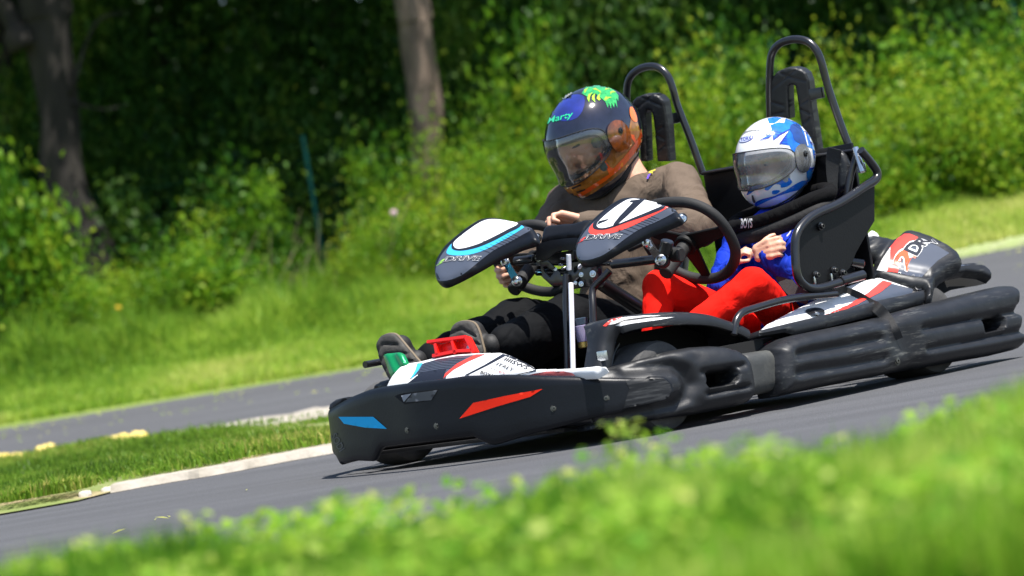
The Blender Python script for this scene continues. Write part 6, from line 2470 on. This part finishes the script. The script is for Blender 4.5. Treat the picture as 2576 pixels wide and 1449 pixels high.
# helmet artwork
MB1 = MO('flame_blue', (.006, .09, .50), rgb2=(.02, .22, .72), vscale=22)
MB2 = MO('outline_blue', (.02, .02, .35))
MBK = MO('spider_black', (.012, .016, .05), rgb2=(.02, .08, .35), vscale=8)
art = {
    'blue_top': ([[(530, 180), (600, 165), (700, 178), (800, 215), (840, 240), (890, 300), (960, 380), (990, 460), (1020, 560), (1030, 640), (985, 600), (960, 470), (900, 445), (800, 500), (770, 500), (740, 440), (660, 428), (740, 292), (650, 340), (585, 388), (580, 330), (540, 368), (460, 385), (530, 345), (565, 310), (560, 260), (545, 225)]], MB1, .0008),
    'white_flame': ([[(525, 230), (600, 230), (660, 185), (705, 180), (690, 225), (640, 218), (560, 245), (570, 290), (540, 340), (500, 342), (545, 300)]], m_h2, .0016),
    'black_burst': ([[(760, 240), (830, 240), (870, 320), (890, 380), (905, 445), (840, 420), (790, 390), (770, 330), (745, 290)]], MBK, .0016),
    'white_edge': ([[(838, 238), (850, 262), (880, 310), (895, 370), (912, 440), (922, 445), (905, 370), (890, 305), (862, 262), (848, 236)]], m_h2, .0022),
    'blue_side': ([[(905, 690), (940, 660), (1000, 640), (1030, 640), (1040, 760), (1025, 820), (900, 850), (700, 905), (560, 960), (405, 1032), (420, 985), (480, 955), (600, 925), (690, 880), (770, 830), (860, 780), (915, 770)]], MB1, .0008),
    'blue_chin': ([[(335, 915), (375, 815), (480, 790), (600, 765), (720, 750), (755, 770), (765, 800), (720, 835), (660, 845), (655, 820), (600, 815), (540, 870), (505, 865), (505, 835), (430, 860), (370, 900)],
                   [(575, 900), (580, 875), (630, 868), (650, 880), (620, 905), (585, 910)], [(180, 868), (235, 880), (260, 935), (200, 900)], [(205, 1010), (270, 1050), (275, 1062), (235, 1050)]], MB1, .0012),
    'web_line': ([[(720 - 0, 330 + i * 22), (590 + i * 12, 300 + i * 30), (592 + i * 12, 303 + i * 30), (722, 334 + i * 22)] for i in range(5)], MB2, .0022),
    'blue_curl': ([[(905, 720), (930, 690), (975, 700), (1000, 740), (990, 790), (950, 820), (920, 790)]], MO('curl_blue', (.03, .22, .55)), .0022),
    'side_line': ([[(880, 300), (930, 330), (975, 400), (970, 405), (925, 340), (880, 308)], [(940, 400), (985, 440), (985, 450), (938, 410)], [(975, 520), (1020, 530), (1025, 545), (975, 530)], [(985, 600), (1025, 620), (1028, 635), (985, 612)],
                   [(1005, 640), (1015, 700), (1030, 740), (1020, 745), (1000, 700)], [(920, 650), (985, 655), (1000, 690), (985, 665), (925, 660)]], MB2, .0024),
    'flame_line': ([[(332, 918), (372, 815), (380, 818), (345, 905)], [(408, 1030), (425, 985), (490, 950), (600, 922), (690, 876), (693, 880), (600, 930), (490, 958), (430, 992), (415, 1030)], [(640, 428), (660, 425), (742, 290), (655, 338), (588, 392), (578, 330), (583, 330), (592, 380), (650, 330), (748, 282)],
                    [(458, 386), (540, 364), (580, 326), (583, 332), (542, 371), (460, 392)]], MB2, .0024)}
for nm, (pl_, m_, of_) in art.items():
    for q in pl_:
        sticker(nm, cr('J', q), 'h2', m_, sh2, off=of_, step=4, smooth_n=3 if nm in ('blue_side', 'blue_chin', 'blue_curl', 'black_burst') else 0)
el = [(328 + 70 * math.cos(t) * .98 - 6 * math.sin(t), 378 + 32 * math.sin(t) - 18 * math.cos(t)) for t in [i * math.pi / 14 for i in range(28)]]
el2 = [(328 + 64 * math.cos(t) * .98 - 6 * math.sin(t), 378 + 27 * math.sin(t) - 17 * math.cos(t)) for t in [i * math.pi / 14 for i in range(28)]]
sticker('badge', cr('J', el), 'h2', MB2, sh2, off=.0010, step=3)
sticker('badge_field', cr('J', el2), 'h2', mat('badge_field', (.55, .60, .75), .2), sh2, off=.0018, step=3)
lettering('lettering', 'TORX', cr('J', (280, 405)), cvec('J', (0, 0), (100, -22)), cvec('J', (0, 0), (-2, -34)), 'h2', MB2, sh2, off=.003, bold=.01)
sticker('vent_slot', [cr('J', [(258, 350), (320, 310), (380, 293), (475, 288), (475, 293), (380, 300), (325, 316)]), cr('J', [(385, 218), (400, 200), (418, 196), (412, 214)]),
                      cr('J', [(380, 915), (395, 918), (418, 980), (412, 992), (395, 985), (383, 945)])], 'h2', mat('slot_dark', (.06, .06, .06), .5), sh2, off=.0024, step=4)
